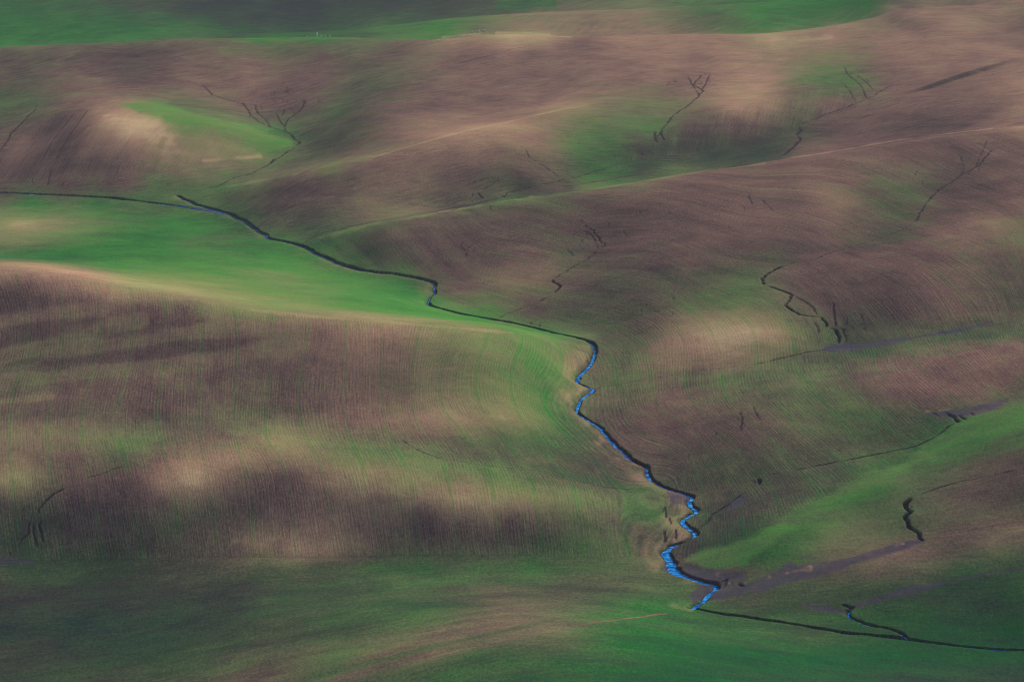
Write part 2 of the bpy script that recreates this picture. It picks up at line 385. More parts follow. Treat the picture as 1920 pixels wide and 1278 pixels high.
GUL = [
 ([(1710,929),(1697,942),(1697,950),(1705,957),(1697,967),(1703,977),(1705,987),(1723,999),(1725,1009),(1733,1016)], 1.5, 1.8, 3, 0, .6, 1),
 ([(1705,953),(1709,949),(1706,942)], .9, 1.0, 4, 0, .2, 1),
 ([(1920,880),(1850,893),(1800,901),(1760,912),(1712,929)], .6, .5, 5, .35, .7, .7),
 ([(1920,976),(1850,988),(1800,996)], .5, .4, 6, .45, .6, .6),
 ([(1800,787),(1776,800),(1755,818),(1720,834),(1690,841),(1640,851),(1580,864),(1520,876),(1480,884)], .9, .8, 7, .28, .8, .9),
 ([(1772,771),(1790,781),(1800,791)], 1.3, 1.3, 8, 0, .4, 1), ([(1795,775),(1808,783),(1812,787)], 1.0, 1.0, 9, 0, .3, 1), ([(1818,770),(1829,779)], .7, .8, 10, 0, .2, 1),
 ([(1745,771),(1762,779)], .7, .7, 12, 0, .2, 1), ([(1715,760),(1730,768)], .5, .5, 13, 0, .2, .8),
 ([(1480,884),(1450,889),(1425,896)], .7, .5, 14, .4, .5, .7),
 ([(1418,896),(1423,899),(1426,908)], 1.5, 1.6, 15, 0, .1, 1), ([(1413,899),(1417,908)], .7, .7, 16, 0, .1, .9),
 ([(1397,921),(1390,926),(1380,934),(1365,945),(1350,955),(1335,963),(1320,982),(1307,992)], 1.1, .9, 17, .42, .8, .8),
 ([(1385,930),(1396,934)], 1.0, .7, 18, 0, .2, .7),
 ([(1392,1088),(1386,1094),(1391,1098),(1398,1100)], 1.2, 1.3, 19, 0, .3, 1), ([(1345,1095),(1362,1085),(1358,1098),(1350,1104)], 1.0, .9, 20, 0, .3, 1), ([(1341,1117),(1325,1127)], 1.0, .9, 21, 0, .2, 1),
 ([(1860,280),(1835,310),(1800,330),(1780,345),(1760,356),(1740,378),(1722,405),(1715,418)], .8, .8, 22, .33, 1.0, .9),
 ([(1850,262),(1838,290),(1832,312),(1812,322)], .5, .5, 23, .4, 1.0, .7), ([(1800,290),(1808,312),(1800,330)], .5, .5, 24, .45, 1.0, .7),
 ([(1710,420),(1680,436),(1640,450),(1600,462),(1560,472),(1520,488),(1490,492),(1470,498)], .6, .6, 25, .45, 1.0, .8),
 ([(1472,497),(1452,505),(1438,514),(1428,522),(1429,530),(1434,535)], 1.2, 1.3, 26, .25, .8, 1),
 ([(1434,535),(1460,542),(1485,552),(1480,562),(1473,573),(1485,582),(1500,590),(1520,592),(1540,594)], 1.0, 1.1, 27, 0, .5, 1),
 ([(1486,553),(1510,566),(1527,578),(1530,587),(1536,592)], .6, .6, 28, .15, .6, .8),
 ([(1538,592),(1548,604),(1551,614)], 1.3, 1.4, 29, 0, .3, 1), ([(1551,615),(1566,617),(1573,630),(1572,643)], 1.4, 1.6, 30, 0, .3, 1),
 ([(1562,648),(1556,652),(1540,656),(1510,660),(1480,668),(1440,677),(1400,684)], .8, .6, 32, .3, .5, .8),
 ([(1560,565),(1565,590),(1567,612),(1580,616),(1585,630),(1587,644)], .8, .9, 33, .15, .5, .9), ([(1527,600),(1533,615),(1537,628)], .5, .5, 34, .2, .4, .7),
 ([(1613,585),(1620,605),(1622,620)], .5, .5, 35, .3, .4, .7),
 ([(1095,418),(1112,432),(1130,455),(1135,460),(1120,470),(1098,487),(1070,503),(1045,518),(1035,523)], .7, .7, 36, .35, 1.0, .85),
 ([(1090,430),(1112,440),(1120,455)], .5, .5, 37, .35, .8, .8), ([(1035,522),(1037,528),(1050,535),(1045,543),(1036,550)], 1.0, 1.1, 38, .1, .5, 1),
 ([(1034,552),(1015,562),(1008,568),(980,578),(950,588),(930,598)], .8, .7, 39, .42, .8, .85),
 ([(1060,465),(1078,480)], .4, .4, 40, .3, .5, .7),
 ([(380,160),(400,178),(430,188),(455,194),(463,203),(470,215),(485,228),(505,238),(520,244)], .8, .8, 42, .25, 1.0, .9),
 ([(350,150),(380,163)], .4, .4, 43, .4, 1.0, .6),
 ([(478,196),(483,212),(498,224),(507,240)], .7, .7, 44, .3, .8, .9),
 ([(517,212),(522,222),(532,237)], .6, .6, 45, .3, .6, .9), ([(573,188),(566,205),(553,215),(540,222),(535,233),(533,240),(537,250)], .7, .8, 46, .25, .6, .9), ([(534,205),(529,218)], .5, .5, 47, .2, .4, .8),
 ([(505,238),(530,246),(545,253),(552,261),(562,268),(556,274)], 1.1, 1.1, 48, .2, .6, 1), ([(552,276),(545,284),(542,282),(530,292),(508,306),(490,316),(470,325),(440,332),(425,340),(405,350),(385,352)], .9, 1.0, 49, .5, .7, 1),
 ([(506,308),(512,300),(516,297)], 1.3, 1.4, 50, 0, .2, 1), ([(560,258),(590,240),(610,230)], .5, .5, 52, .45, .6, .8),
 ([(70,202),(55,215),(40,230),(22,248),(0,283)], .7, .6, 53, .15, .6, .8),
 ([(1315,142),(1300,160),(1318,170),(1308,182),(1290,198),(1270,210),(1252,230),(1240,245),(1228,266)], .8, .8, 54, .35, 1.0, .9),
 ([(1290,145),(1302,165),(1312,178)], .5, .6, 55, .3, .8, .8), ([(1330,140),(1322,160),(1315,172)], .5, .6, 56, .3, .8, .8),
 ([(1240,243),(1240,252),(1246,265)], 1.0, 1.0, 57, .1, .3, 1), ([(1228,246),(1228,256),(1233,268)], 1.0, 1.0, 58, .1, .3, 1), ([(1198,284),(1212,293)], 1.0, .9, 59, 0, .3, .9),
 ([(1215,296),(1190,302),(1160,309),(1120,320),(1090,330),(1060,335),(1030,342),(990,352),(950,362),(945,372)], .7, .6, 60, .45, .8, .85),
 ([(938,367),(948,372)], 1.4, 1.2, 61, 0, .2, 1), ([(895,360),(906,374)], .9, .8, 62, 0, .2, .9), ([(930,340),(915,350),(900,360)], .5, .5, 63, .4, .5, .7),
 ([(985,280),(992,294),(1015,308),(1035,322),(1047,332)], .5, .5, 64, .25, .5, .7),
 ([(940,372),(860,390),(780,405),(700,418),(640,428),(605,436),(590,442),(575,451),(566,457)], .8, .6, 65, .2, .6, .75),
 ([(1670,160),(1640,178),(1620,188),(1590,201),(1550,214),(1520,226),(1502,234)], .8, .8, 66, .42, .8, .95),
 ([(1497,237),(1502,245),(1495,252),(1500,262),(1492,272),(1480,282),(1470,290),(1458,295)], 1.4, 1.5, 67, .22, .6, 1),
 ([(1583,125),(1588,138),(1600,148),(1615,160),(1624,184)], .5, .5, 68, .15, .6, .8), ([(1605,140),(1625,155),(1640,170)], .5, .5, 69, .15, .6, .7), ([(1572,150),(1590,165),(1605,192)], .4, .4, 70, .2, .6, .6),
 ([(128,909),(124,913)], .8, .9, 71, 0, .1, 1), ([(128,912),(100,926),(88,937),(80,944),(71,955),(72,962),(78,966)], .7, .7, 72, .25, .3, .95), ([(76,970),(73,985),(77,998),(79,1014),(87,1018)], .6, .7, 73, .1, .3, .95),
 ([(55,972),(53,985),(53,1000),(40,1010),(34,1022)], .6, .7, 74, .15, .3, .95), ([(62,975),(62,995),(66,1010),(69,1030)], .4, .5, 75, .2, .2, .8), ([(15,1028),(19,1038),(16,1045)], .7, .7, 76, 0, .2, 1),
 ([(240,872),(205,884),(180,892),(150,900)], .5, .5, 77, .45, .4, .8), ([(750,822),(775,840),(800,852),(830,862)], .5, .5, 78, .35, .6, .8), ([(840,862),(900,871),(960,878),(1020,884),(1045,886)], .5, .4, 79, .4, .5, .75), ([(1055,898),(1120,912),(1190,918)], .5, .4, 80, .15, .5, .7),
 ([(1246,946),(1249,960),(1249,972)], .6, .7, 81, 0, .2, 1), ([(1246,990),(1246,1005),(1248,1018)], .6, .7, 82, .1, .2, 1), ([(1267,988),(1268,1012)], .5, .6, 83, .1, .2, 1),
 ([(860,120),(905,108),(960,92),(1000,84)], .4, .3, 84, .2, .4, .6),
 ([(1408,362),(1404,368),(1407,376),(1412,384)], .5, .5, 85, .2, .4, .7), ([(1426,373),(1440,385),(1452,398)], .5, .5, 86, .2, .4, .7),
 ([(860,460),(872,470),(885,458)], .4, .4, 87, .3, .5, .6), ([(1385,770),(1392,790),(1388,812)], .4, .45, 88, .25, .6, .75), ([(1410,760),(1420,780),(1428,790)], .4, .4, 89, .25, .6, .7), ([(1568,840),(1580,850)], .5, .4, 90, .1, .3, .8), ([(1340,810),(1345,818)], .4, .4, 91, .1, .3, .8), ([(1440,842),(1448,838)], .5, .4, 92, .1, .3, .8),
 ([(1000,609),(995,606),(996,602)], .5, .6, 93, 0, .1, 1), ([(1010,613),(1012,607)], .6, .7, 94, 0, .1, 1), ([(1115,729),(1121,726),(1128,724)], .8, .7, 95, 0, .2, 1),
 ([(1128,724),(1180,716),(1240,707),(1300,696),(1400,684)], .4, .3, 96, .3, .4, .5), ([(1590,652),(1660,640),(1740,628),(1830,614),(1900,602)], .5, .3, 97, .3, .4, .5),
 ([(95,320),(88,350)], .5, .5, 98, .2, .3, .7), ([(120,340),(113,352)], .5, .5, 99, .1, .3, .8), ([(60,330),(62,345)], .4, .4, 100, .2, .3, .6), ([(165,205),(130,255),(105,300)], .4, .35, 101, .15, .3, .5), ([(140,210),(100,262),(80,300)], .4, .35, 102, .2, .3, .5),
]
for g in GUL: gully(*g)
# fans of fine rills and small cracks in the bare soil
def fan(cx_, cy_, sx, sy, n, lean, k, ln=14, dark=.75):
    g = np.random.default_rng(k)
    for i in range(n):
        x = cx_ + sx * g.normal(); y = cy_ + sy * g.normal(); L_ = ln * g.uniform(.5, 1.4); a = lean + g.normal() * .35
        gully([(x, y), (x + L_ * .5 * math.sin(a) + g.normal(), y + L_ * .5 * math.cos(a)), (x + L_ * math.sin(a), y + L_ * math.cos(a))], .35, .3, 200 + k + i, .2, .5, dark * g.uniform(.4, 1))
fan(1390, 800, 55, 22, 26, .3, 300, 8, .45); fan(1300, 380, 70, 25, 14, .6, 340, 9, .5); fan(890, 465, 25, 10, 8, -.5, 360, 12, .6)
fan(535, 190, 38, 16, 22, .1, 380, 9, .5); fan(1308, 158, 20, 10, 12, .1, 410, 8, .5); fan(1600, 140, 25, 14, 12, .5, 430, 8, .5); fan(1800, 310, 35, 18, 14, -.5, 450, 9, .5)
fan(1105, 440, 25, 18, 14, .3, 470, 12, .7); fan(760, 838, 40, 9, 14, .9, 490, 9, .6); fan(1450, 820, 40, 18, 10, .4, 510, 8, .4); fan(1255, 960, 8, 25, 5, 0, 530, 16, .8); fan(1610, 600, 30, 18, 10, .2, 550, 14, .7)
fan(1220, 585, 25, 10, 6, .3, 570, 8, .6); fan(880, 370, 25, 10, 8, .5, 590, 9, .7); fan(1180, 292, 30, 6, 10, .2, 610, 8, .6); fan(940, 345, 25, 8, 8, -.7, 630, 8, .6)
# plough scarps: a steep step facing the viewer along an old field edge
def scarp(marks, height, run, back, k):
    Q = densify([xy(p) for p in marks], 3.0)
    t = np.r_[0, np.cumsum(np.hypot(*np.diff(Q, axis=0).T))]
    taper = smooth(0, .35 * t[-1], t) * smooth(0, .35 * t[-1], t[-1] - t)
    best = np.full((NR, NC), 1e9, np.float32); drop = np.zeros((NR, NC), np.float32)
    for sl, s, tt, dist in seg_field(Q, run + back):
        s2 = -s * 1.0                                   # positive on the near side (line runs left to right)
        v = np.interp(tt, t, taper) * np.where(s2 < 0, 0, np.where(s2 < run, smooth(0, run, s2), 1 - smooth(run, run + back, s2)))
        o = best[sl]; m_ = dist < o; o[m_] = dist[m_]; best[sl] = o
        q = drop[sl]; q[m_] = (v * height)[m_]; drop[sl] = q
    return drop
SCARP = scarp([(1650,186),(1700,172),(1750,155),(1810,136),(1870,118),(1915,107)], 3.2, 4.5, 45, 1)
micro = (vnoise(Xg / 9, Yg / 14, 3) - .5) * .22 + (vnoise(Xg / 3.1, Yg / 5, 4) - .5) * .10 + (vnoise(Xg / 40, Yg / 70, 5) - .5) * .8
Z = Z0 - SCARP + micro - DEPTH


# ------------------------------------------------------------------ crop and soil survey
# rows of the survey: row: "column wheat,soil ..."; wheat 0-10 = bare to dense seedlings, soil 0-10 = dark to pale, some slope shade and edge darkening painted in
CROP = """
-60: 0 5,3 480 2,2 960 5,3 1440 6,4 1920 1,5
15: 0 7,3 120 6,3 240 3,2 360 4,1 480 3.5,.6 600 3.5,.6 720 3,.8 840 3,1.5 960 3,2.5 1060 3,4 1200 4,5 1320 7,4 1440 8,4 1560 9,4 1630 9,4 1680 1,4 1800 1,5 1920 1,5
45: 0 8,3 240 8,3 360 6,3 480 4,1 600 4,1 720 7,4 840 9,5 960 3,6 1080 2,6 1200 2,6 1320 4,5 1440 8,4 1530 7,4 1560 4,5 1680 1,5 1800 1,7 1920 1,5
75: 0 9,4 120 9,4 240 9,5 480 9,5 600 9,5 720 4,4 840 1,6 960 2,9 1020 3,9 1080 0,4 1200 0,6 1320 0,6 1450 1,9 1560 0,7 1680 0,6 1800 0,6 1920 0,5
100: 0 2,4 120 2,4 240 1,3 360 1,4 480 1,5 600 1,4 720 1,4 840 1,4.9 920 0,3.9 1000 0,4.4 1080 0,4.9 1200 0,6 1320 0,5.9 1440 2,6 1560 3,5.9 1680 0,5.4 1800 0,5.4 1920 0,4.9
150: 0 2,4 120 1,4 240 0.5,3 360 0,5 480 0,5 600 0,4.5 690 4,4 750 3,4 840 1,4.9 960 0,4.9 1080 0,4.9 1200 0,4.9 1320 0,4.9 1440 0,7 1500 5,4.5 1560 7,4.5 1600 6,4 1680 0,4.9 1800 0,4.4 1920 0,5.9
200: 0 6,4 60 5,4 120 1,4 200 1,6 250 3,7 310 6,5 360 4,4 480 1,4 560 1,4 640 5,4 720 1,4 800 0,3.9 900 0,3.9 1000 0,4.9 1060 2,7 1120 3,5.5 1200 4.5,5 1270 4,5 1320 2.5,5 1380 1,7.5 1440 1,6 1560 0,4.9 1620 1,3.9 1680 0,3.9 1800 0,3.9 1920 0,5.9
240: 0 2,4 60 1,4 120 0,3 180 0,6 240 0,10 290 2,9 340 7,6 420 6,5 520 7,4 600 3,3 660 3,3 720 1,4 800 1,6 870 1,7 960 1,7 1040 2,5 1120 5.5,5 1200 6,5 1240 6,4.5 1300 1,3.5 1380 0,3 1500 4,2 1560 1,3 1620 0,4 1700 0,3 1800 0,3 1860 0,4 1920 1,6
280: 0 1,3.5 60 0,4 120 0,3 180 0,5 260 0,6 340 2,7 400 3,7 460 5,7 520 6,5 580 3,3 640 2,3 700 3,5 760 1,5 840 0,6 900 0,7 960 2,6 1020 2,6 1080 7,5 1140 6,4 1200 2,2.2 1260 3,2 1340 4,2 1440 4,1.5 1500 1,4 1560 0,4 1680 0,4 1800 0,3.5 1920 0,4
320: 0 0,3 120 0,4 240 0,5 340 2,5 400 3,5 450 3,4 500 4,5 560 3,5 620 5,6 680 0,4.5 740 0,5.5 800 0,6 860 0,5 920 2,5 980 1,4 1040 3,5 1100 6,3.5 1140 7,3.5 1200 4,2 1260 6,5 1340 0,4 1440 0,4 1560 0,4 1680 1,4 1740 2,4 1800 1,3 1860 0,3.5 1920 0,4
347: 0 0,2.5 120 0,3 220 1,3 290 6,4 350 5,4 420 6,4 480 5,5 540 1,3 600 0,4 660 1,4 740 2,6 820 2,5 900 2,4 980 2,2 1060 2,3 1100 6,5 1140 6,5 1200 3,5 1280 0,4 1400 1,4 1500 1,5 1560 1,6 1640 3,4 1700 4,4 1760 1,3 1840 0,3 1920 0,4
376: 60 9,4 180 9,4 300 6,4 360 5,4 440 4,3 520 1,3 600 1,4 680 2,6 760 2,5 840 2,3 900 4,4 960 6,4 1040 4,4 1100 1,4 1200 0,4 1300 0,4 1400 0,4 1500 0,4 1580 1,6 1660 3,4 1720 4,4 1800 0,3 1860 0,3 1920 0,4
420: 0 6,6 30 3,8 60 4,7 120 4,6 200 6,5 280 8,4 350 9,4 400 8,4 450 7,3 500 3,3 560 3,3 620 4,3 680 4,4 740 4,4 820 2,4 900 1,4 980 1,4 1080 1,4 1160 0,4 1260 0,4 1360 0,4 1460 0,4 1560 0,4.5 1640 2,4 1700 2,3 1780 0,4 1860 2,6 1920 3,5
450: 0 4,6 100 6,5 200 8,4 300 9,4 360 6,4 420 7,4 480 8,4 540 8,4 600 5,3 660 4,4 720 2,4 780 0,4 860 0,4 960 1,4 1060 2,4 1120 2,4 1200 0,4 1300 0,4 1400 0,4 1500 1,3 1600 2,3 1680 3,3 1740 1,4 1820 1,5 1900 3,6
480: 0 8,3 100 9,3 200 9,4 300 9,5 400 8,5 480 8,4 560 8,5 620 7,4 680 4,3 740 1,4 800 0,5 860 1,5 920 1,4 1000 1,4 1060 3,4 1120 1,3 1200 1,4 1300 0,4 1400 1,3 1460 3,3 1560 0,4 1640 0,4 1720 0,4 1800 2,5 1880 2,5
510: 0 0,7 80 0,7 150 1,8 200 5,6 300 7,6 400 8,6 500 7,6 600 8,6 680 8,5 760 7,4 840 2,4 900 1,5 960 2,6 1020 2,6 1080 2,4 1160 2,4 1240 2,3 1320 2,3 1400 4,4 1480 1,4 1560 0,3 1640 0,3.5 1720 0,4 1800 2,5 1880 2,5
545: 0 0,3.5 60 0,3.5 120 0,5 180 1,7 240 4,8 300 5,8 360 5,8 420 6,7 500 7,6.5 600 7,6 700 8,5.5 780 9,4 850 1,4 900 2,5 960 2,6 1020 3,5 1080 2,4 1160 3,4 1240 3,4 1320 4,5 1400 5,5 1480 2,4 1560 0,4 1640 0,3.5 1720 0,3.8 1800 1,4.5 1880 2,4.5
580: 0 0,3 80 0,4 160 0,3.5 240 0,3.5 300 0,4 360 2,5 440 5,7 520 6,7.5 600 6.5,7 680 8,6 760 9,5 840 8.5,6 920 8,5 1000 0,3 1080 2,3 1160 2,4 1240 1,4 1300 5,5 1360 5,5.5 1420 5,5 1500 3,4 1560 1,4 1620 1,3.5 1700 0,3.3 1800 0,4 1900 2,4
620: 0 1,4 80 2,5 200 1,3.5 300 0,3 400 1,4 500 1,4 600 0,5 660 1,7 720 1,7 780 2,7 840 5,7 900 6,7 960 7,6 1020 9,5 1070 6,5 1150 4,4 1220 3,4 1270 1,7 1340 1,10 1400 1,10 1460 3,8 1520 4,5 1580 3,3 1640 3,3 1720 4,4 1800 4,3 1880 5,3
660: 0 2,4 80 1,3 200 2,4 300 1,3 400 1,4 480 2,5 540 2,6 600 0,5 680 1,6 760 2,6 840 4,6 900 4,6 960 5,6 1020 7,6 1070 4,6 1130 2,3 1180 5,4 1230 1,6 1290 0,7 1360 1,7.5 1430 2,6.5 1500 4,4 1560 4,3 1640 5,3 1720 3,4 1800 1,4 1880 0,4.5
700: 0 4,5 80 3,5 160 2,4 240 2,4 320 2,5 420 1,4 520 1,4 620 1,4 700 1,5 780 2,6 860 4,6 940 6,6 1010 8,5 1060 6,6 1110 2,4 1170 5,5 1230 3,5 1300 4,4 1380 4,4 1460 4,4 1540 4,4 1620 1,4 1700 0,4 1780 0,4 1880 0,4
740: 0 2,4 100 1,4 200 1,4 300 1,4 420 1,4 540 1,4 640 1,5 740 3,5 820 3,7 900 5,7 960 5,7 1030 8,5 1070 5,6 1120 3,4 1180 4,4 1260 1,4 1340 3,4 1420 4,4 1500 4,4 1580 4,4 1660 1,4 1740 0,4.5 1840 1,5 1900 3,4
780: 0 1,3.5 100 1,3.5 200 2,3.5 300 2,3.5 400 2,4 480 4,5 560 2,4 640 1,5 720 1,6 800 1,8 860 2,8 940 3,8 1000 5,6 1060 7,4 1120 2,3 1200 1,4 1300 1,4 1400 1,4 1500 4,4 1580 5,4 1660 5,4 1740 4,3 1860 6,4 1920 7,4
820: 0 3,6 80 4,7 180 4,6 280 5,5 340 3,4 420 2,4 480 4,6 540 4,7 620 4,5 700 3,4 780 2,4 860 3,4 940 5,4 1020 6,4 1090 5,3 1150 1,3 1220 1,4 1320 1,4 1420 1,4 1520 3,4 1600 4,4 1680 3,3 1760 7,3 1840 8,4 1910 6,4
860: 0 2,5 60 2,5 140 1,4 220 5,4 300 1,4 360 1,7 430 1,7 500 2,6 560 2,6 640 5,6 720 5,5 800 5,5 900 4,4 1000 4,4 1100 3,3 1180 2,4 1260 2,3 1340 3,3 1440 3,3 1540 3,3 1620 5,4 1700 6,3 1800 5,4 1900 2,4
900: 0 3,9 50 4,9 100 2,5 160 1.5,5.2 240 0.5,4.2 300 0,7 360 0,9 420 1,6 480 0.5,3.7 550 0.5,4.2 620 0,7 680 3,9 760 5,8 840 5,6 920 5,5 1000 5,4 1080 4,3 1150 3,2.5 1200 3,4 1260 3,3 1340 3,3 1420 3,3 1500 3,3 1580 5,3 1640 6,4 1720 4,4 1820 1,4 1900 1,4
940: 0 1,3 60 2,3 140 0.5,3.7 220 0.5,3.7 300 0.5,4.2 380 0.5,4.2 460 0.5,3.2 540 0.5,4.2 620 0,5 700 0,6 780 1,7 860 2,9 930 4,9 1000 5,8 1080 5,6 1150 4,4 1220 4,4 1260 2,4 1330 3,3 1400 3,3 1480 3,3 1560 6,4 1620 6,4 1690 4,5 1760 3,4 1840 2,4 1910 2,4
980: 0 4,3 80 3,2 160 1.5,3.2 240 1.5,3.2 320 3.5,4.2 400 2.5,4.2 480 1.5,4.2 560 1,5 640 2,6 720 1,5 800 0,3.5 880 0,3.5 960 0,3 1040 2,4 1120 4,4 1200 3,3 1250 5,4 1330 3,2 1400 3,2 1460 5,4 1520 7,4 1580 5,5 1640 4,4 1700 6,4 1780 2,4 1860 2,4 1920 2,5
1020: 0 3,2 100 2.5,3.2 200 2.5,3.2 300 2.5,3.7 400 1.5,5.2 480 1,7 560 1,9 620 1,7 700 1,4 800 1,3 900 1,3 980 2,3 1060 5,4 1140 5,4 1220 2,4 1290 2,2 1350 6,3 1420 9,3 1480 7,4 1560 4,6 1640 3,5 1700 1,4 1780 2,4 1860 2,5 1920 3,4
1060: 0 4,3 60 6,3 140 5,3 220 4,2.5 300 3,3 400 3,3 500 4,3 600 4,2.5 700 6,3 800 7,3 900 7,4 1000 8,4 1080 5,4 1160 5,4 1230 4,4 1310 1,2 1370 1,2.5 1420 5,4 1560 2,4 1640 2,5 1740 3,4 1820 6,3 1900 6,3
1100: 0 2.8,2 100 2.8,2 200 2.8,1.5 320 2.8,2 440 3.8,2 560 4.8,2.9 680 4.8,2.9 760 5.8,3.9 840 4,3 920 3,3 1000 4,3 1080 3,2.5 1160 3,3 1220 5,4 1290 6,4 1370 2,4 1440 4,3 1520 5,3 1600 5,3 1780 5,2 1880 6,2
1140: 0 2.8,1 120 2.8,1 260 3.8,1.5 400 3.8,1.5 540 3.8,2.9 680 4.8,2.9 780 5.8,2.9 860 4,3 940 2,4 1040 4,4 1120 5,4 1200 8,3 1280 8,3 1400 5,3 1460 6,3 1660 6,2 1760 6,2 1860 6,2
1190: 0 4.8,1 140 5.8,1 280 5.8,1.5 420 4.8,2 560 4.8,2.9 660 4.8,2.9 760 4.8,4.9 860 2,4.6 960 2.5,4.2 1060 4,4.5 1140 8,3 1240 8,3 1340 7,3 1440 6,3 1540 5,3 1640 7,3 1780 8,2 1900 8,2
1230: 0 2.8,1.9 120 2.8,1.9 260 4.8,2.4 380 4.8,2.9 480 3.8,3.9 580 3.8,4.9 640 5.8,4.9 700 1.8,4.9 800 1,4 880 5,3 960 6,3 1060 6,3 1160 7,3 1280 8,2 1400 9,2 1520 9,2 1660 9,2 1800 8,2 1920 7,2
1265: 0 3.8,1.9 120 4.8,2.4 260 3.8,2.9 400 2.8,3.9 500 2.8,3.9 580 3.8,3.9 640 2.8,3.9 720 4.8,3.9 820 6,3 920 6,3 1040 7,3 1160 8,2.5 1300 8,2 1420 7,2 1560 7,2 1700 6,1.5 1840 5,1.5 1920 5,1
"""
def ab(px, py):
    az, r = at(px, py)
    return az * FPX, 639.0 + FPX * math.tan(math.atan2(CAM_H, r) - PITCH)
cp = []
for ln in CROP.strip().splitlines():
    y, rest = ln.split(":"); tk = rest.split()
    for c, wt in zip(tk[::2], tk[1::2]):
        w_, t_ = wt.split(",")
        a, b = ab(float(c), float(y)); cp.append((a, b, float(w_) / 10, float(t_) / 10))
cp = np.array(cp)
AST = 2.0                                      # survey patches are stretched along the contours
def lin_fit(x, y, V):
    d = np.hypot(x[:, None] - x, y[:, None] - y)
    n = len(x); A = np.zeros((n + 1, n + 1)); A[:n, :n] = -d + 0.0; A[:n, n] = 1; A[n, :n] = 1
    A[:n, :n] += -8.0 * np.eye(n) * -1
    return np.linalg.solve(A, np.vstack([V, np.zeros((1, V.shape[1]))]))
cx, cy = cp[:, 0], cp[:, 1] * AST
# thin out marks that fall on top of each other behind a crest
keep = []
for i in range(len(cx)):
    if all((cx[i] - cx[k]) ** 2 + (cy[i] - cy[k]) ** 2 > 18 ** 2 for k in keep): keep.append(i)
cx, cy, cv = cx[keep], cy[keep], cp[keep, 2:]
mean = cv.mean(0)
LW = lin_fit(cx, cy, cv - mean)
ri2, MR2 = coarse(NR, 7); ci2, MC2 = coarse(NC, 9)
Rk2 = np.interp(ri2, np.arange(NR), R); Ak2 = np.interp(ci2, np.arange(NC), AZ)
a_, b_ = np.meshgrid(Ak2 * FPX, 639.0 + FPX * np.tan(np.arctan2(CAM_H, Rk2) - PITCH))
b_ = np.clip(b_, -250, 1500); a_ = np.clip(a_, -1200, 1200)
ev = np.empty(a_.shape + (2,))
for i in range(a_.shape[0]):
    d = np.hypot(a_[i][:, None] - cx, b_[i][:, None] * AST - cy)
    ev[i] = -d @ LW[:-1] + LW[-1] + mean
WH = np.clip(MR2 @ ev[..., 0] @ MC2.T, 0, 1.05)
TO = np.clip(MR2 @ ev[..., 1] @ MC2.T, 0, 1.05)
WET = np.zeros((NR, NC)); ROW = np.zeros((NR, NC))

# sharper marks: strokes and patches laid out on the survey chart
NB1 = vnoise(Xg / 14, Yg / 60, 21) - .5; NB2 = vnoise(Xg / 4, Yg / 18, 22) - .5
NB3 = (vnoise(Xg / 1.6, Yg / 7, 23) + vnoise(Xg / 5, Yg / 22, 24)) / 2 - .5
CHA = np.broadcast_to(CA, (NR, NC)); CHB = np.broadcast_to(CB[:, None], (NR, NC))
def cwin(P, m_):
    x0, x1 = P[:, 0].min() - m_, P[:, 0].max() + m_; y0, y1 = P[:, 1].min() - m_, P[:, 1].max() + m_
    i0, i1 = np.searchsorted(CA, [x0, x1]); jj = np.searchsorted(-CB, [-y1, -y0])
    return slice(jj[0], jj[1] + 1), slice(i0, i1 + 1)
def put(sl, al, w=None, t=None, wet=None):
    if w is not None: WH[sl] += (w - WH[sl]) * al
    if t is not None: TO[sl] += (t - TO[sl]) * al
    if wet is not None: WET[sl] += (wet - WET[sl]) * al
def stroke(marks, half, feather, alpha=1.0, rough=1.0, broken=0.0, **kw):
    P = np.array([ab(*p) for p in densify(marks, 12)])
    sl = cwin(P, half + feather + 4)
    A = CHA[sl]; B = CHB[sl]; best = np.full(A.shape, 1e9)
    for p, q in zip(P[:-1], P[1:]):
        d = q - p; L2 = d @ d + 1e-9
        if L2 > 120 ** 2: continue             # the line drops behind a crest here
        f = np.clip(((A - p[0]) * d[0] + (B - p[1]) * d[1]) / L2, 0, 1)
        best = np.minimum(best, np.hypot(A - p[0] - f * d[0], B - p[1] - f * d[1]))
    al = alpha * (1 - smooth(half - feather / 2, half + feather / 2, best + rough * (NB1[sl] + .6 * NB2[sl]) * feather))
    if broken: al = al * smooth(broken - .75, broken - .35, NB3[sl])
    put(sl, al, **kw)
def patch(marks, feather, alpha=1.0, rough=1.0, **kw):
    P = np.array([ab(*p) for p in densify(list(marks) + [marks[0]], 10)])
    sl = cwin(P, feather + 4)
    A = CHA[sl]; B = CHB[sl]; best = np.full(A.shape, 1e9); ins = np.zeros(A.shape, bool)
    for p, q in zip(P[:-1], P[1:]):
        d = q - p; L2 = d @ d + 1e-9
        f = np.clip(((A - p[0]) * d[0] + (B - p[1]) * d[1]) / L2, 0, 1)
        best = np.minimum(best, np.hypot(A - p[0] - f * d[0], B - p[1] - f * d[1]))
        if p[1] != q[1]:
            ins ^= ((p[1] > B) != (q[1] > B)) & (A < p[0] + (B - p[1]) / (q[1] - p[1]) * (q[0] - p[0]))
    sd = np.where(ins, -best, best) + rough * (NB1[sl] + .6 * NB2[sl]) * feather
    al = alpha * (1 - smooth(-feather / 2, feather / 2, sd))
    if kw.get('wet'): al = al * (.75 + .25 * smooth(-.22, .12, NB1[sl] * .6 + NB3[sl]))
    put(sl, al, **kw)
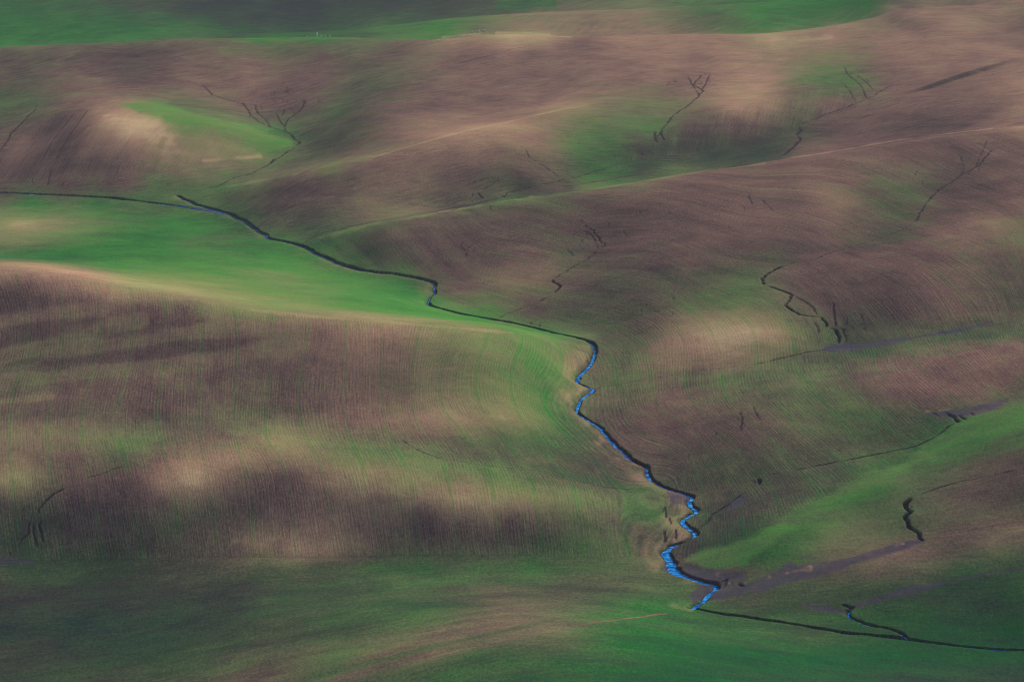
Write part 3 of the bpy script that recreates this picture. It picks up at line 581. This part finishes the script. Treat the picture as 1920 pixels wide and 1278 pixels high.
# old drill bands on the left hill
for mk, hw in (([(-40,608),(90,590),(150,582),(198,578)],9), ([(-40,678),(80,650),(187,613),(268,601)],11), ([(90,662),(233,639),(333,624),(467,614),(515,618),(536,634)],9), ([(540,645),(433,668),(300,688),(167,696),(-40,716)],10), ([(-40,756),(100,740)],5)):
    stroke(mk, hw, 6, .6, .35, w=.22, t=.54)
patch([(62,690),(90,672),(233,655),(330,640),(430,634),(500,634),(430,652),(300,672),(170,684),(80,698)], 7, .55, .4, w=.04, t=.31)
patch([(-40,620),(90,600),(195,597),(150,620),(80,638),(-40,660)], 7, .55, .4, w=.04, t=.31)
patch([(190,634),(277,612),(380,600),(340,616),(240,632)], 7, .55, .4, w=.04, t=.31)
# field edges
patch([(1284,1048),(1330,1028),(1395,1005),(1470,968),(1500,985),(1480,1000),(1430,1035),(1400,1060),(1340,1064)], 12, .8, 1.0, w=.82, t=.58)
patch([(1470,968),(1540,930),(1600,900),(1680,868),(1735,836),(1790,790),(1850,770),(1920,752),(1990,740),(1990,790),(1900,810),(1800,825),(1740,860),(1650,910),(1560,955),(1500,985)], 18, .55, 1.0, w=.72, t=.52)
patch([(1100,905),(1200,905),(1290,1045),(1470,965),(1600,898),(1640,850),(1480,885),(1310,985),(1300,1010)], 12, .0, w=.3)
stroke([(600,1285),(640,1272),(720,1252),(800,1233),(900,1210),(980,1192),(1060,1176),(1130,1165),(1190,1157),(1250,1149)], 2.2, 2.5, .85, .5, w=.02, t=.42)
stroke([(560,1275),(700,1240),(880,1196),(1050,1160),(1180,1148)], 7, 8, .5, .8, w=.6, t=.35)
patch([(935,-8),(1045,-8),(1040,14),(1000,18),(925,24)], 8, .55, .8, w=.9, t=.3)
patch([(-60,-10),(130,-10),(330,35),(560,52),(700,50),(600,58),(300,66),(-60,84)], 10, .35, w=.9, t=.3)
# green flank and pale bites on the knob to the left
patch([(225,195),(300,190),(380,215),(470,240),(540,262),(548,275),(505,281),(455,277),(452,262),(412,258),(404,246),(362,242),(352,230),(312,228),(304,216),(262,212)], 11, .8, 1.1, w=.8, t=.68)
stroke([(205,218),(235,225),(280,240),(330,262)], 3, 28, .7, 1.0, .25, w=.0, t=.95)  # sunlit side of the knob painted pale
stroke([(380,301),(430,297),(490,293)], 1, 5, .6, 1, w=.15, t=.95)
# grassy rims of the crests, the sun on them painted as paler tone
stroke([(600,446),(720,416),(840,396),(940,379),(1080,360),(1200,340),(1320,322),(1430,307)], 2.2, 6, .65, 1.2, w=.62, t=.65)
stroke([(1430,306),(1560,284),(1680,264),(1800,248),(1920,236),(2000,228)], 1.6, 4, .4, .6, w=.15, t=.85)
stroke([(420,348),(500,337),(560,324),(620,311),(700,294)], 1.8, 7, .6, 1.5, .3, w=.5, t=.68)
stroke([(700,294),(830,256),(960,226),(1060,204),(1100,198)], 1.5, 3, .6, .6, w=.2, t=.85)
stroke([(470,580),(600,595),(700,603),(850,613),(960,624)], 3, 5, .5, 1, w=.3, t=.85)
stroke([(930,62),(980,62),(1030,66),(1070,70)], 1.5, 3, .6, .6, w=.35, t=1.0)
stroke([(830,71),(870,66),(900,64),(915,66)], 1.5, 3, .6, .6, w=.05, t=.9)
stroke([(1420,78),(1480,77),(1560,70)], 2, 6, .4, 1, w=.02, t=.95)
stroke([(572,452),(600,441),(660,424),(720,412),(780,402),(860,388),(940,371),(1040,352),(1140,337),(1230,322)], .8, 2.5, .8, .8, .15, w=.05, t=.22)
# damp silt in the valley floors
for mk in ([(1285,1058),(1330,1066),(1390,1070),(1402,1078),(1398,1088),(1350,1088),(1290,1076)], [(1385,1108),(1400,1094),(1455,1070),(1480,1052),(1500,1060),(1560,1050),(1620,1034),(1690,1016),(1730,1008),(1735,1016),(1680,1032),(1600,1057),(1500,1086),(1425,1108)],
           [(1545,653),(1600,644),(1700,631),(1800,614),(1860,603),(1800,621),(1690,640),(1600,655)], [(1735,776),(1800,764),(1870,750),(1905,738),(1870,764),(1815,778),(1790,780)],
           [(1595,1132),(1680,1105),(1760,1087),(1850,1071),(1960,1058),(1960,1062),(1850,1077),(1770,1095),(1690,1115),(1608,1138)], [(1495,1133),(1560,1136),(1592,1146),(1545,1145)], [(1248,921),(1292,926),(1290,947),(1262,941)],
           [(1370,944),(1388,924),(1398,926),(1398,940),(1360,962)], [(336,386),(400,390),(420,398),(380,396)], [(-40,1043),(50,1046),(62,1052),(-40,1057)], [(1242,1052),(1256,1056),(1270,1078),(1250,1072)], [(1310,1098),(1338,1098),(1325,1112),(1300,1128),(1296,1118)],
           [(1536,657),(1560,644),(1590,640),(1610,648),(1570,660)], [(1350,1092),(1400,1096),(1390,1112),(1345,1122),(1330,1120)]):
    patch(mk, 5, .85, 1.0, w=.06, wet=.9)
for mk in ([(1345,1076),(1360,1086),(1372,1098)], [(1410,1084),(1450,1078),(1520,1062)], [(1555,1024),(1575,1027)], [(1590,1048),(1630,1036)], [(1680,1020),(1695,1018)], [(1735,772),(1780,766),(1830,760)], [(1786,776),(1797,780)], [(1700,1008),(1730,1012)]):
    stroke(mk, 1.0, 4, .8, 1.8, .55, w=.05, t=.8, wet=.2)
for mk, hw in (([(430,1016),(500,1008),(560,1002),(600,1000)],2.5), ([(1480,155),(1510,153)],1)):
    stroke(mk, hw, 6, .7, 2.0, .6, w=.2, t=.8)
# pale dry grass on the low right-hand bank, dark loam and painted shade in the cuts
s_ = SGN; al = .5 * smooth(-1.5, -3.2, s_) * smooth(-12, -5, s_) * smooth(-.25, .25, NB1 + NB2 + .12)
near = (CHB > 700)
al = al * np.where(near, 1, .35); al[s_ > 1e8] = 0
WH += (.18 - WH) * al; TO += (.8 - TO) * al
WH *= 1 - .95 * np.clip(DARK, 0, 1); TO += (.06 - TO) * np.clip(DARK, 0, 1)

# drill rows: u runs across the rows (1 = one tramline spacing)
UC = [(1.05,850,600),(-2.7,600,600),(-7.2,300,600),(-11.7,0,600),(1,845,640),(2,911,640),(3,978,645),(4,1045,645),(-4.2,500,640),(-8.8,200,640),(-11.8,0,640),
 (1,825,720),(2,892,722),(3,958,722),(4,1030,722),(-3,560,720),(-7,300,720),(-11.4,0,720),(1,830,762),(2,900,760),(3,968,765),(4,1020,760),(-4,500,760),(-8.3,200,760),
 (2,950,820),(3,1000,820),(4,1070,820),(.6,850,820),(-4,500,820),(-8.3,200,820),(-1,770,897),(0,839,897),(1,919,895),(2,992,895),(3,1068,898),(4,1145,900),(-4.6,500,895),(-8.6,200,895),
 (-11.5,0,1000),(-10,112,1000),(-9,186,1000),(-8,262,1000),(-7,338,1000),(-5,473,1000),(-3,627,1000),(-1,781,1000),(1,935,1000),(2,1012,985),(3,1090,1000),(4,1167,995),
 (5,1150,680),(6,1217,680),(7,1285,695),(8,1352,690),(9,1420,685),(10,1492,670),(11,1562,660),(12,1630,650),(13,1700,645),(14,1769,635),(15,1835,606),(16,1905,600),
 (7,1280,630),(7,1235,585),(7,1110,555),(7,900,520),(11,1545,600),(11,1455,520),(11,1300,480),(11,1000,425),(14,1725,560),(14,1600,490),(14,1400,425),(14,1100,370),(16,1875,520),(16,1780,465),(16,1600,405),(16,1300,345),(9,1400,600),(9,1300,545),(9,1150,500),(9,900,470),
 (18,1900,440),(18,1700,360),(18,1500,310),(7,1292,740),(7,1335,800),(7,1400,860),(7,1445,910),(9,1440,740),(9,1500,800),(9,1575,860),(12,1640,690),(12,1680,735),(12,1750,790),(14,1780,660),(14,1835,710),(14,1905,760),(16,1930,660),
 (4.6,1280,870),(5,1317,1002),(6,1393,990),(7,1465,960),(8,1538,925),(4,1240,960),(6,1240,770),(5,1165,760),(5.2,1250,820)]
UP = np.array([ab(c, y) for _, c, y in UC]); UV = np.array([u for u, _, _ in UC])
WU = tps_fit(UP[:, 0] / 300, UP[:, 1] / 300, UV, 0.002)
U1 = lattice_eval(lambda a, r: tps_eval(WU, UP[:, 0] / 300, UP[:, 1] / 300, a * FPX / 300, np.clip(639.0 + FPX * np.tan(np.arctan2(CAM_H, r) - PITCH), 200, 1150) / 300))
def inside(marks):
    P = np.array([ab(*p) for p in densify(list(marks) + [marks[0]], 20)])
    ins = np.zeros((NR, NC), bool)
    for p, q in zip(P[:-1], P[1:]):
        if p[1] != q[1]:
            ins ^= ((p[1] > CHB) != (q[1] > CHB)) & (CHA < p[0] + (CHB - p[1]) / (q[1] - p[1]) * (q[0] - p[0]))
    return ins
F1 = inside([(-60,505),(120,518),(240,538),(360,562),(480,580),(600,594),(720,604),(900,618),(1000,632),(1101,636),(990,611),(870,589),(813,574),(818,540),(750,513),(640,494),(562,458),(600,446),(720,416),(940,379),(1200,341),(1440,307),(1680,267),(1980,232),(1980,738),(1860,766),(1735,838),(1600,902),(1470,970),(1290,1048),(1250,1040),(1130,1048),(960,1038),(720,1042),(480,1044),(240,1047),(-60,1050)])
drift = (vnoise(Xg / 60, Yg / 160, 31) - .5) * 60
U2 = (CHB + np.where(CHB > 700, .03, .10) * CHA + drift * .2 + .25 * Z0) / np.where(CHB > 700, 26.0, 36.0)
U = np.where(F1, U1, U2)
V = np.where(F1, CHB, CHA * np.where(CHB > 700, .32, .5))
ROW = np.where(F1, smooth(330, 520, CHB + np.where(CHA > 200, 40, 0)), .15) * (1 - np.clip(DARK, 0, 1))
KN = inside([(-20,345),(20,270),(60,240),(150,202),(260,196),(420,250),(470,292),(300,322),(150,340)]); SPU = inside([(1150,310),(1250,240),(1400,198),(1540,166),(1650,190),(1500,236),(1430,272),(1250,292)])
U = np.where(KN, (CHA * .60 + CHB * .80) / 34, np.where(SPU, (CHA + .35 * CHB) / 34, U)); V = np.where(KN | SPU, CHB, V); ROW = np.where(KN | SPU, .6, ROW)
TR = np.where(F1, 1.0, 0.0)

def new_mat(name):
    m = bpy.data.materials.new(name); m.use_nodes = True
    nt = m.node_tree
    return m, nt, nt.nodes["Principled BSDF"]
class NT:
    def __init__(s, nt): s.t = nt
    def n(s, ty, **kw):
        x = s.t.nodes.new(ty)
        for k, v in kw.items(): setattr(x, k, v)
        return x
    def link(s, a, b): s.t.links.new(a, b)
    def val(s, sock, v):
        if isinstance(v, (int, float)): sock.default_value = v
        elif isinstance(v, tuple): sock.default_value = v
        else: s.link(v, sock)
    def math(s, op, a, b=0.0, c=0.0, clamp=False):
        x = s.n("ShaderNodeMath", operation=op, use_clamp=clamp)
        s.val(x.inputs[0], a); s.val(x.inputs[1], b); s.val(x.inputs[2], c)
        return x.outputs[0]
    def attr(s, name):
        return s.n("ShaderNodeAttribute", attribute_name=name).outputs["Fac"]
    def comb(s, a, b, c=0.0):
        x = s.n("ShaderNodeCombineXYZ"); s.val(x.inputs[0], a); s.val(x.inputs[1], b); s.val(x.inputs[2], c)
        return x.outputs[0]
    def noise(s, vec, scale, detail=2.0, rough=.5):
        x = s.n("ShaderNodeTexNoise"); s.link(vec, x.inputs["Vector"])
        x.inputs["Scale"].default_value = scale; x.inputs["Detail"].default_value = detail; x.inputs["Roughness"].default_value = rough
        return x.outputs["Fac"]
    def mix(s, f, a, b):
        x = s.n("ShaderNodeMix", data_type='RGBA'); s.val(x.inputs[0], f); s.val(x.inputs[6], a); s.val(x.inputs[7], b)
        return x.outputs[2]
    def rng(s, v, a, b, c=0.0, d=1.0, smoothstep=True):
        x = s.n("ShaderNodeMapRange"); x.interpolation_type = 'SMOOTHSTEP' if smoothstep else 'LINEAR'
        s.val(x.inputs[0], v)
        for i, q in enumerate((a, b, c, d)): x.inputs[i + 1].default_value = q
        return x.outputs[0]
    def ramp(s, v, stops):
        x = s.n("ShaderNodeValToRGB"); s.link(v, x.inputs[0]); e = x.color_ramp.elements
        while len(e) < len(stops): e.new(.5)
        for q, (p, c) in zip(e, stops): q.position = p; q.color = (*c, 1)
        return x.outputs[0]
ground_mat, nt, bsdf = new_mat("drilled_wheat_on_loam")
q = NT(nt)
wheat, tone, wet, u, v, row, tram = (q.attr(k) for k in ("wheat", "tone", "wet", "u", "v", "row", "tram"))
pos = q.n("ShaderNodeNewGeometry").outputs["Position"]
uv = q.comb(q.math('MULTIPLY', u, 15.0), q.math('MULTIPLY', v, .018))
streak = q.noise(uv, 1.0, 3.0, .6)                     # streaks along the drill rows
uvw = q.comb(q.math('MULTIPLY', u, 1.3), q.math('MULTIPLY', v, .016), 7.0)
broad = q.noise(uvw, 1.0, 3.0, .55)
uvl = q.comb(q.math('MULTIPLY', u, 38.0), q.math('MULTIPLY', v, .05), 3.0)
fine = q.noise(uvl, 1.0, 2.0, .6)
mottle = q.noise(pos, .045, 4.0, .6)
mg = q.n("ShaderNodeMapping"); mg.inputs["Scale"].default_value = (1.0, .32, 1.0); q.link(pos, mg.inputs[0])
grain = q.noise(mg.outputs[0], .95, 4.0, .75)
mp = q.n("ShaderNodeMapping"); mp.inputs["Scale"].default_value = (.022, .022, 0.0); q.link(pos, mp.inputs[0])
patchy = q.noise(mp.outputs[0], 1.0, 4.0, .6)
mp2 = q.n("ShaderNodeMapping"); mp2.inputs["Scale"].default_value = (.035, .03, 0.0); mp2.inputs["Location"].default_value = (37, 11, 0); q.link(pos, mp2.inputs[0])
patchy2 = q.noise(mp2.outputs[0], 1.0, 4.0, .65)
# wheat density broken up along the rows
wv = q.math('ADD', wheat, q.math('MULTIPLY', q.math('SUBTRACT', streak, .5), .17))
wv = q.math('ADD', wv, q.math('MULTIPLY', q.math('SUBTRACT', broad, .5), .38))
wv = q.math('ADD', wv, q.math('MULTIPLY', q.math('SUBTRACT', mottle, .5), .32))
wv = q.math('ADD', wv, q.math('MULTIPLY', q.math('SUBTRACT', fine, .5), .20))
wv = q.math('ADD', wv, q.math('MULTIPLY', q.math('SUBTRACT', patchy, .5), .42))
fr = q.math('ABSOLUTE', q.math('SUBTRACT', q.math('FRACT', q.math('ADD', u, .5)), .5))
tl = q.math('MULTIPLY', q.rng(fr, .02, .06, 1.0, 0.0), q.rng(q.noise(q.comb(q.math('FLOOR', q.math('ADD', u, .5)), q.math('MULTIPLY', v, .02), 5.0), 1.0, 1.0), .34, .52))
tl = q.math('MULTIPLY', tl, tram)
wv = q.math('ADD', wv, q.math('MULTIPLY', tl, .19))
wd = q.rng(wv, .06, .86, 0.0, 1.0, False)
tv = q.math('ADD', tone, q.math('MULTIPLY', q.math('SUBTRACT', streak, .5), .13))
tv = q.math('ADD', tv, q.math('MULTIPLY', q.math('SUBTRACT', grain, .5), .52))
tv = q.math('ADD', tv, q.math('MULTIPLY', q.math('SUBTRACT', fine, .5), .34))
tv = q.math('ADD', tv, q.math('MULTIPLY', q.math('SUBTRACT', broad, .5), .30))
wave = q.math('SINE', q.math('MULTIPLY', q.math('ADD', u, q.math('MULTIPLY', broad, .08)), 2 * math.pi * 12.0))
tv = q.math('ADD', tv, q.math('MULTIPLY', q.math('MULTIPLY', wave, row), q.rng(mottle, .35, .65, .01, .05)))
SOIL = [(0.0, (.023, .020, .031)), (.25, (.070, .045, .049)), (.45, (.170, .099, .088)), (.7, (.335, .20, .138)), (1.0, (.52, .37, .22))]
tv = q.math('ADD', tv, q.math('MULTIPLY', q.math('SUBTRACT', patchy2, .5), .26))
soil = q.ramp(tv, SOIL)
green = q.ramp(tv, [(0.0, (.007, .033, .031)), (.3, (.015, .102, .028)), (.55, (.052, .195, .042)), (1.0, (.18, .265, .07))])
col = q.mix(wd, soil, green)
silt = q.ramp(q.noise(pos, .12, 3.0, .6), [(.3, (.034, .040, .074)), (.7, (.074, .072, .100))])
col = q.mix(q.math('MULTIPLY', wet, q.rng(grain, .2, .5, .6, 1.0)), col, silt)
q.link(col, bsdf.inputs["Base Color"])
bsdf.inputs["Roughness"].default_value = .95
bsdf.inputs["Specular IOR Level"].default_value = 0.0
hgt = q.math('MULTIPLY', q.math('ADD', q.math('MULTIPLY', wave, .003), q.math('MULTIPLY', q.math('ADD', fine, q.math('MULTIPLY', streak, 1.0)), .10)), row)
hgt = q.math('ADD', hgt, q.math('MULTIPLY', grain, .22))
hgt = q.math('ADD', hgt, q.math('MULTIPLY', wd, .08))
bump = q.n("ShaderNodeBump"); bump.inputs["Distance"].default_value = 1.0; bump.inputs["Strength"].default_value = .8
q.link(hgt, bump.inputs["Height"]); q.link(bump.outputs[0], bsdf.inputs["Normal"])

water_mat, nt, bsdf = new_mat("creek_water")
q = NT(nt); pos = q.n("ShaderNodeNewGeometry").outputs["Position"]
rp = q.noise(pos, 1.1, 3.0, .6)
q.link(q.ramp(q.noise(pos, .38, 4.0, .65), [(.36, (.002, .04, .20)), (.52, (.005, .20, .60)), (.68, (.12, .46, .88))]), bsdf.inputs["Base Color"])  # sky reflection and lit ripples painted into the base blue
bsdf.inputs["Roughness"].default_value = .25
bsdf.inputs["IOR"].default_value = 1.33; bsdf.inputs["Specular IOR Level"].default_value = .0
bump = q.n("ShaderNodeBump"); bump.inputs["Distance"].default_value = .25; bump.inputs["Strength"].default_value = .5
q.link(rp, bump.inputs["Height"]); q.link(bump.outputs[0], bsdf.inputs["Normal"])
def plain(name, c0, c1, scale, rough=.9):
    m, nt, b = new_mat(name); q = NT(nt)
    pos = q.n("ShaderNodeNewGeometry").outputs["Position"]
    q.link(q.ramp(q.noise(pos, scale, 4.0, .6), [(.3, c0), (.7, c1)]), b.inputs["Base Color"]); b.inputs["Roughness"].default_value = rough
    return m
post_mat = plain("weathered_white_paint", (.80, .78, .82), (.90, .88, .90), 1.5, .6)
cap_mat = plain("grey_concrete", (.28, .27, .26), (.40, .38, .36), 2.0)
rock_mat = plain("pale_rock", (.62, .54, .44), (.86, .78, .66), .8)

# ------------------------------------------------------------------ terrain mesh
def grid_mesh(name, X, Y, Zz, mat, attrs):
    nr, nc = X.shape
    me = bpy.data.meshes.new(name)
    me.vertices.add(nr * nc)
    me.vertices.foreach_set("co", np.stack([X, Y, Zz], -1).astype(np.float32).ravel())
    i = np.arange(nr * nc, dtype=np.int32).reshape(nr, nc)
    f = np.stack([i[:-1, :-1], i[:-1, 1:], i[1:, 1:], i[1:, :-1]], -1).reshape(-1, 4)
    me.loops.add(f.size); me.polygons.add(len(f))
    me.loops.foreach_set("vertex_index", f.ravel())
    me.polygons.foreach_set("loop_start", np.arange(0, f.size, 4, dtype=np.int32))
    me.polygons.foreach_set("use_smooth", np.ones(len(f), dtype=bool))
    for k, arr in attrs.items():
        a = me.attributes.new(k, 'FLOAT', 'POINT'); a.data.foreach_set("value", np.ascontiguousarray(arr, dtype=np.float32).ravel())
    me.update(calc_edges=True)
    me.materials.append(mat)
    o = bpy.data.objects.new(name, me); COL.objects.link(o)
    return o
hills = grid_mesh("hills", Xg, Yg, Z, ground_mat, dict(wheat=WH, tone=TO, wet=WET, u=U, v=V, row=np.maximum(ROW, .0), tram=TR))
hills["kind"] = "structure"

# ------------------------------------------------------------------ water
def water(name, Q, hw, zb, label):
    d = np.gradient(Q, axis=0); L = np.hypot(d[:, 0], d[:, 1]) + 1e-9
    n = np.stack([-d[:, 1] / L, d[:, 0] / L], 1)
    w = (hw + .22)[:, None]
    a = Q + n * w; b = Q - n * w
    X = np.stack([a[:, 0], Q[:, 0], b[:, 0]], 1); Y = np.stack([a[:, 1], Q[:, 1], b[:, 1]], 1)
    zz = np.repeat(zb[:, None], 3, 1)
    o = grid_mesh(name, X, Y, zz, water_mat, {})
    o["kind"] = "structure"; o["label"] = label
    return o
LBL = {"creek": ("creek_water", "narrow blue creek winding down the valley between cut banks"), "ditch": ("ditch_water", "thin dark water in the straight ditch at lower right"), "feeder": ("ditch_water", "thin dark water in the crooked side ditch"), "upper": ("ditch_water", "thin dark water in the straight ditch at far left")}
for k, (Q, hw, zb) in WATER: water(LBL[k][0], Q, hw, zb, LBL[k][1])

# ------------------------------------------------------------------ white post and pale boulders on the far crest
def link_mesh(name, verts, faces, mat, parent=None, smooth_=True):
    me = bpy.data.meshes.new(name); me.from_pydata(verts, [], faces); me.update()
    for p in me.polygons: p.use_smooth = smooth_
    me.materials.append(mat)
    o = bpy.data.objects.new(name, me); COL.objects.link(o)
    if parent: o.parent = parent
    return o
def lathe(prof, n=20):
    V_ = []; F_ = []
    for r_, z_ in prof:
        for k in range(n): V_.append((r_ * math.cos(2 * math.pi * k / n), r_ * math.sin(2 * math.pi * k / n), z_))
    for j in range(len(prof) - 1):
        for k in range(n): F_.append((j * n + k, j * n + (k + 1) % n, (j + 1) * n + (k + 1) % n, (j + 1) * n + k))
    F_.append(tuple(range(n))[::-1]); F_.append(tuple((len(prof) - 1) * n + k for k in range(n)))
    return V_, F_
def spot(px, py):
    x, y = xy((px, py))
    return x, y, ground(x, y, Z)
x, y, z = spot(594.8, 69.5)
post = bpy.data.objects.new("white_post", None); COL.objects.link(post); post.location = (x, y, z)
post["label"] = "slim tapering white post standing alone on the far ridge line"; post["category"] = "post"
k = math.hypot(x, y) / FPX
link_mesh("footing", *lathe([(1.5 * k, -.4), (1.5 * k, .25), (1.3 * k, .32)]), cap_mat, post, False)
link_mesh("shaft", *lathe([(1.15 * k, .3), (1.1 * k, 3.0 * k), (.95 * k, 6.0 * k), (.85 * k, 8.0 * k)]), post_mat, post)
link_mesh("cap", *lathe([(.95 * k, 8.0 * k), (.95 * k, 8.3 * k), (.5 * k, 8.9 * k), (.1 * k, 9.1 * k)]), post_mat, post)
def boulder(px, py, wpx, hpx, label, group, seed):
    x, y = xy((px, py + 1.2)); k = math.hypot(x, y) / FPX; z = ground(x, y, Z)
    g = np.random.default_rng(seed); n, mrow = 14, 9
    ax = g.normal(size=(7, 3)); ax /= np.linalg.norm(ax, axis=1)[:, None]; lim = g.uniform(.62, .95, 7)
    V_ = []
    for j in range(mrow + 1):
        th = math.pi * j / mrow
        for i in range(n):
            ph = 2 * math.pi * i / n
            d = np.array([math.sin(th) * math.cos(ph), math.sin(th) * math.sin(ph), math.cos(th)])
            r_ = min([1.0] + [l / max(d @ a, 1e-3) for a, l in zip(ax, lim) if d @ a > .05])   # flat broken faces
            r_ *= 1 + .05 * g.normal()
            V_.append((d[0] * r_ * wpx * k / 2, d[1] * r_ * wpx * k / 2 * g.uniform(.8, .9), d[2] * r_ * hpx * k * .75))
    F_ = [(j * n + i, j * n + (i + 1) % n, (j + 1) * n + (i + 1) % n, (j + 1) * n + i) for j in range(mrow) for i in range(n)]
    o = link_mesh("boulder", V_, F_, rock_mat, None, False)
    o.location = (x, y, z + hpx * k * .25); o.rotation_euler = (0, 0, g.uniform(0, 6))
    o["label"] = label; o["category"] = "boulder"
    if group: o["group"] = group
GB = "pale boulders along the far crest"
ROW_L = "small pale boulder in the broken row climbing the far crest"
for n_, (px, py, w_, h_, lb) in enumerate([
    (908.5, 56.8, 6.2, 3.2, "largest pale boulder, at the upper end of the row on the far crest"),
    (897.8, 58.6, 4.6, 3.6, "rounded pale boulder just left of the largest one on the far crest"),
    (886.5, 60.0, 2.4, 3.4, "narrow upright pale boulder second left of the largest one on the far crest"),
    (878.0, 61.0, 3.2, 2.8, ROW_L), (865, 65.0, 2.2, 3.0, ROW_L), (861, 66.2, 1.8, 2.6, ROW_L), (857.5, 66.8, 1.8, 2.8, ROW_L), (854, 67.6, 1.6, 3.0, ROW_L), (851, 68.4, 1.8, 2.6, ROW_L), (848, 69.2, 1.6, 3.4, ROW_L), (841, 70.6, 2.2, 3.4, ROW_L),
    (822, 75.6, 6.5, 1.6, "long low pale boulder near the lower end of the row on the far crest"),
    (809, 77.6, 2.4, 3.4, "upright pale boulder at the lower end of the row on the far crest"),
    (920, 57.2, 4.0, 1.6, "low pale boulder right of the largest one on the far crest"),
    (618.5, 66.6, 4.6, 2.0, "larger pale boulder right of the white post on the far ridge"),
    (610.0, 66.8, 3.6, 1.4, "low pale boulder between the white post and a larger boulder"),
    (602.5, 66.6, 4.4, 1.4, "flat pale boulder just right of the white post"),
    (576.0, 67.0, 4.5, 1.3, "flat pale boulder left of the white post")]):
    boulder(px, py, w_, h_, lb, GB, 100 + n_)

# ------------------------------------------------------------------ haze
def haze(density):
    x0, x1, y0, y1, z0, z1 = -9000, 9000, -300, 9300, float(Z.min()) - 1.5, max(float(Z.max()), CAM_H) + 6
    Vv = [(x, y, z) for x in (x0, x1) for y in (y0, y1) for z in (z0, z1)]
    Ff = [(0, 1, 3, 2), (4, 6, 7, 5), (0, 4, 5, 1), (2, 3, 7, 6), (0, 2, 6, 4), (1, 5, 7, 3)]
    m = bpy.data.materials.new("air"); m.use_nodes = True; t = m.node_tree
    t.nodes.clear(); o_ = t.nodes.new("ShaderNodeOutputMaterial"); pv = t.nodes.new("ShaderNodeVolumePrincipled")
    pv.inputs["Color"].default_value = (.72, .84, 1.0, 1); pv.inputs["Density"].default_value = density
    t.links.new(pv.outputs[0], o_.inputs["Volume"])
    o = link_mesh("haze", Vv, Ff, m, None, False); o["kind"] = "stuff"
haze(1.2e-5)
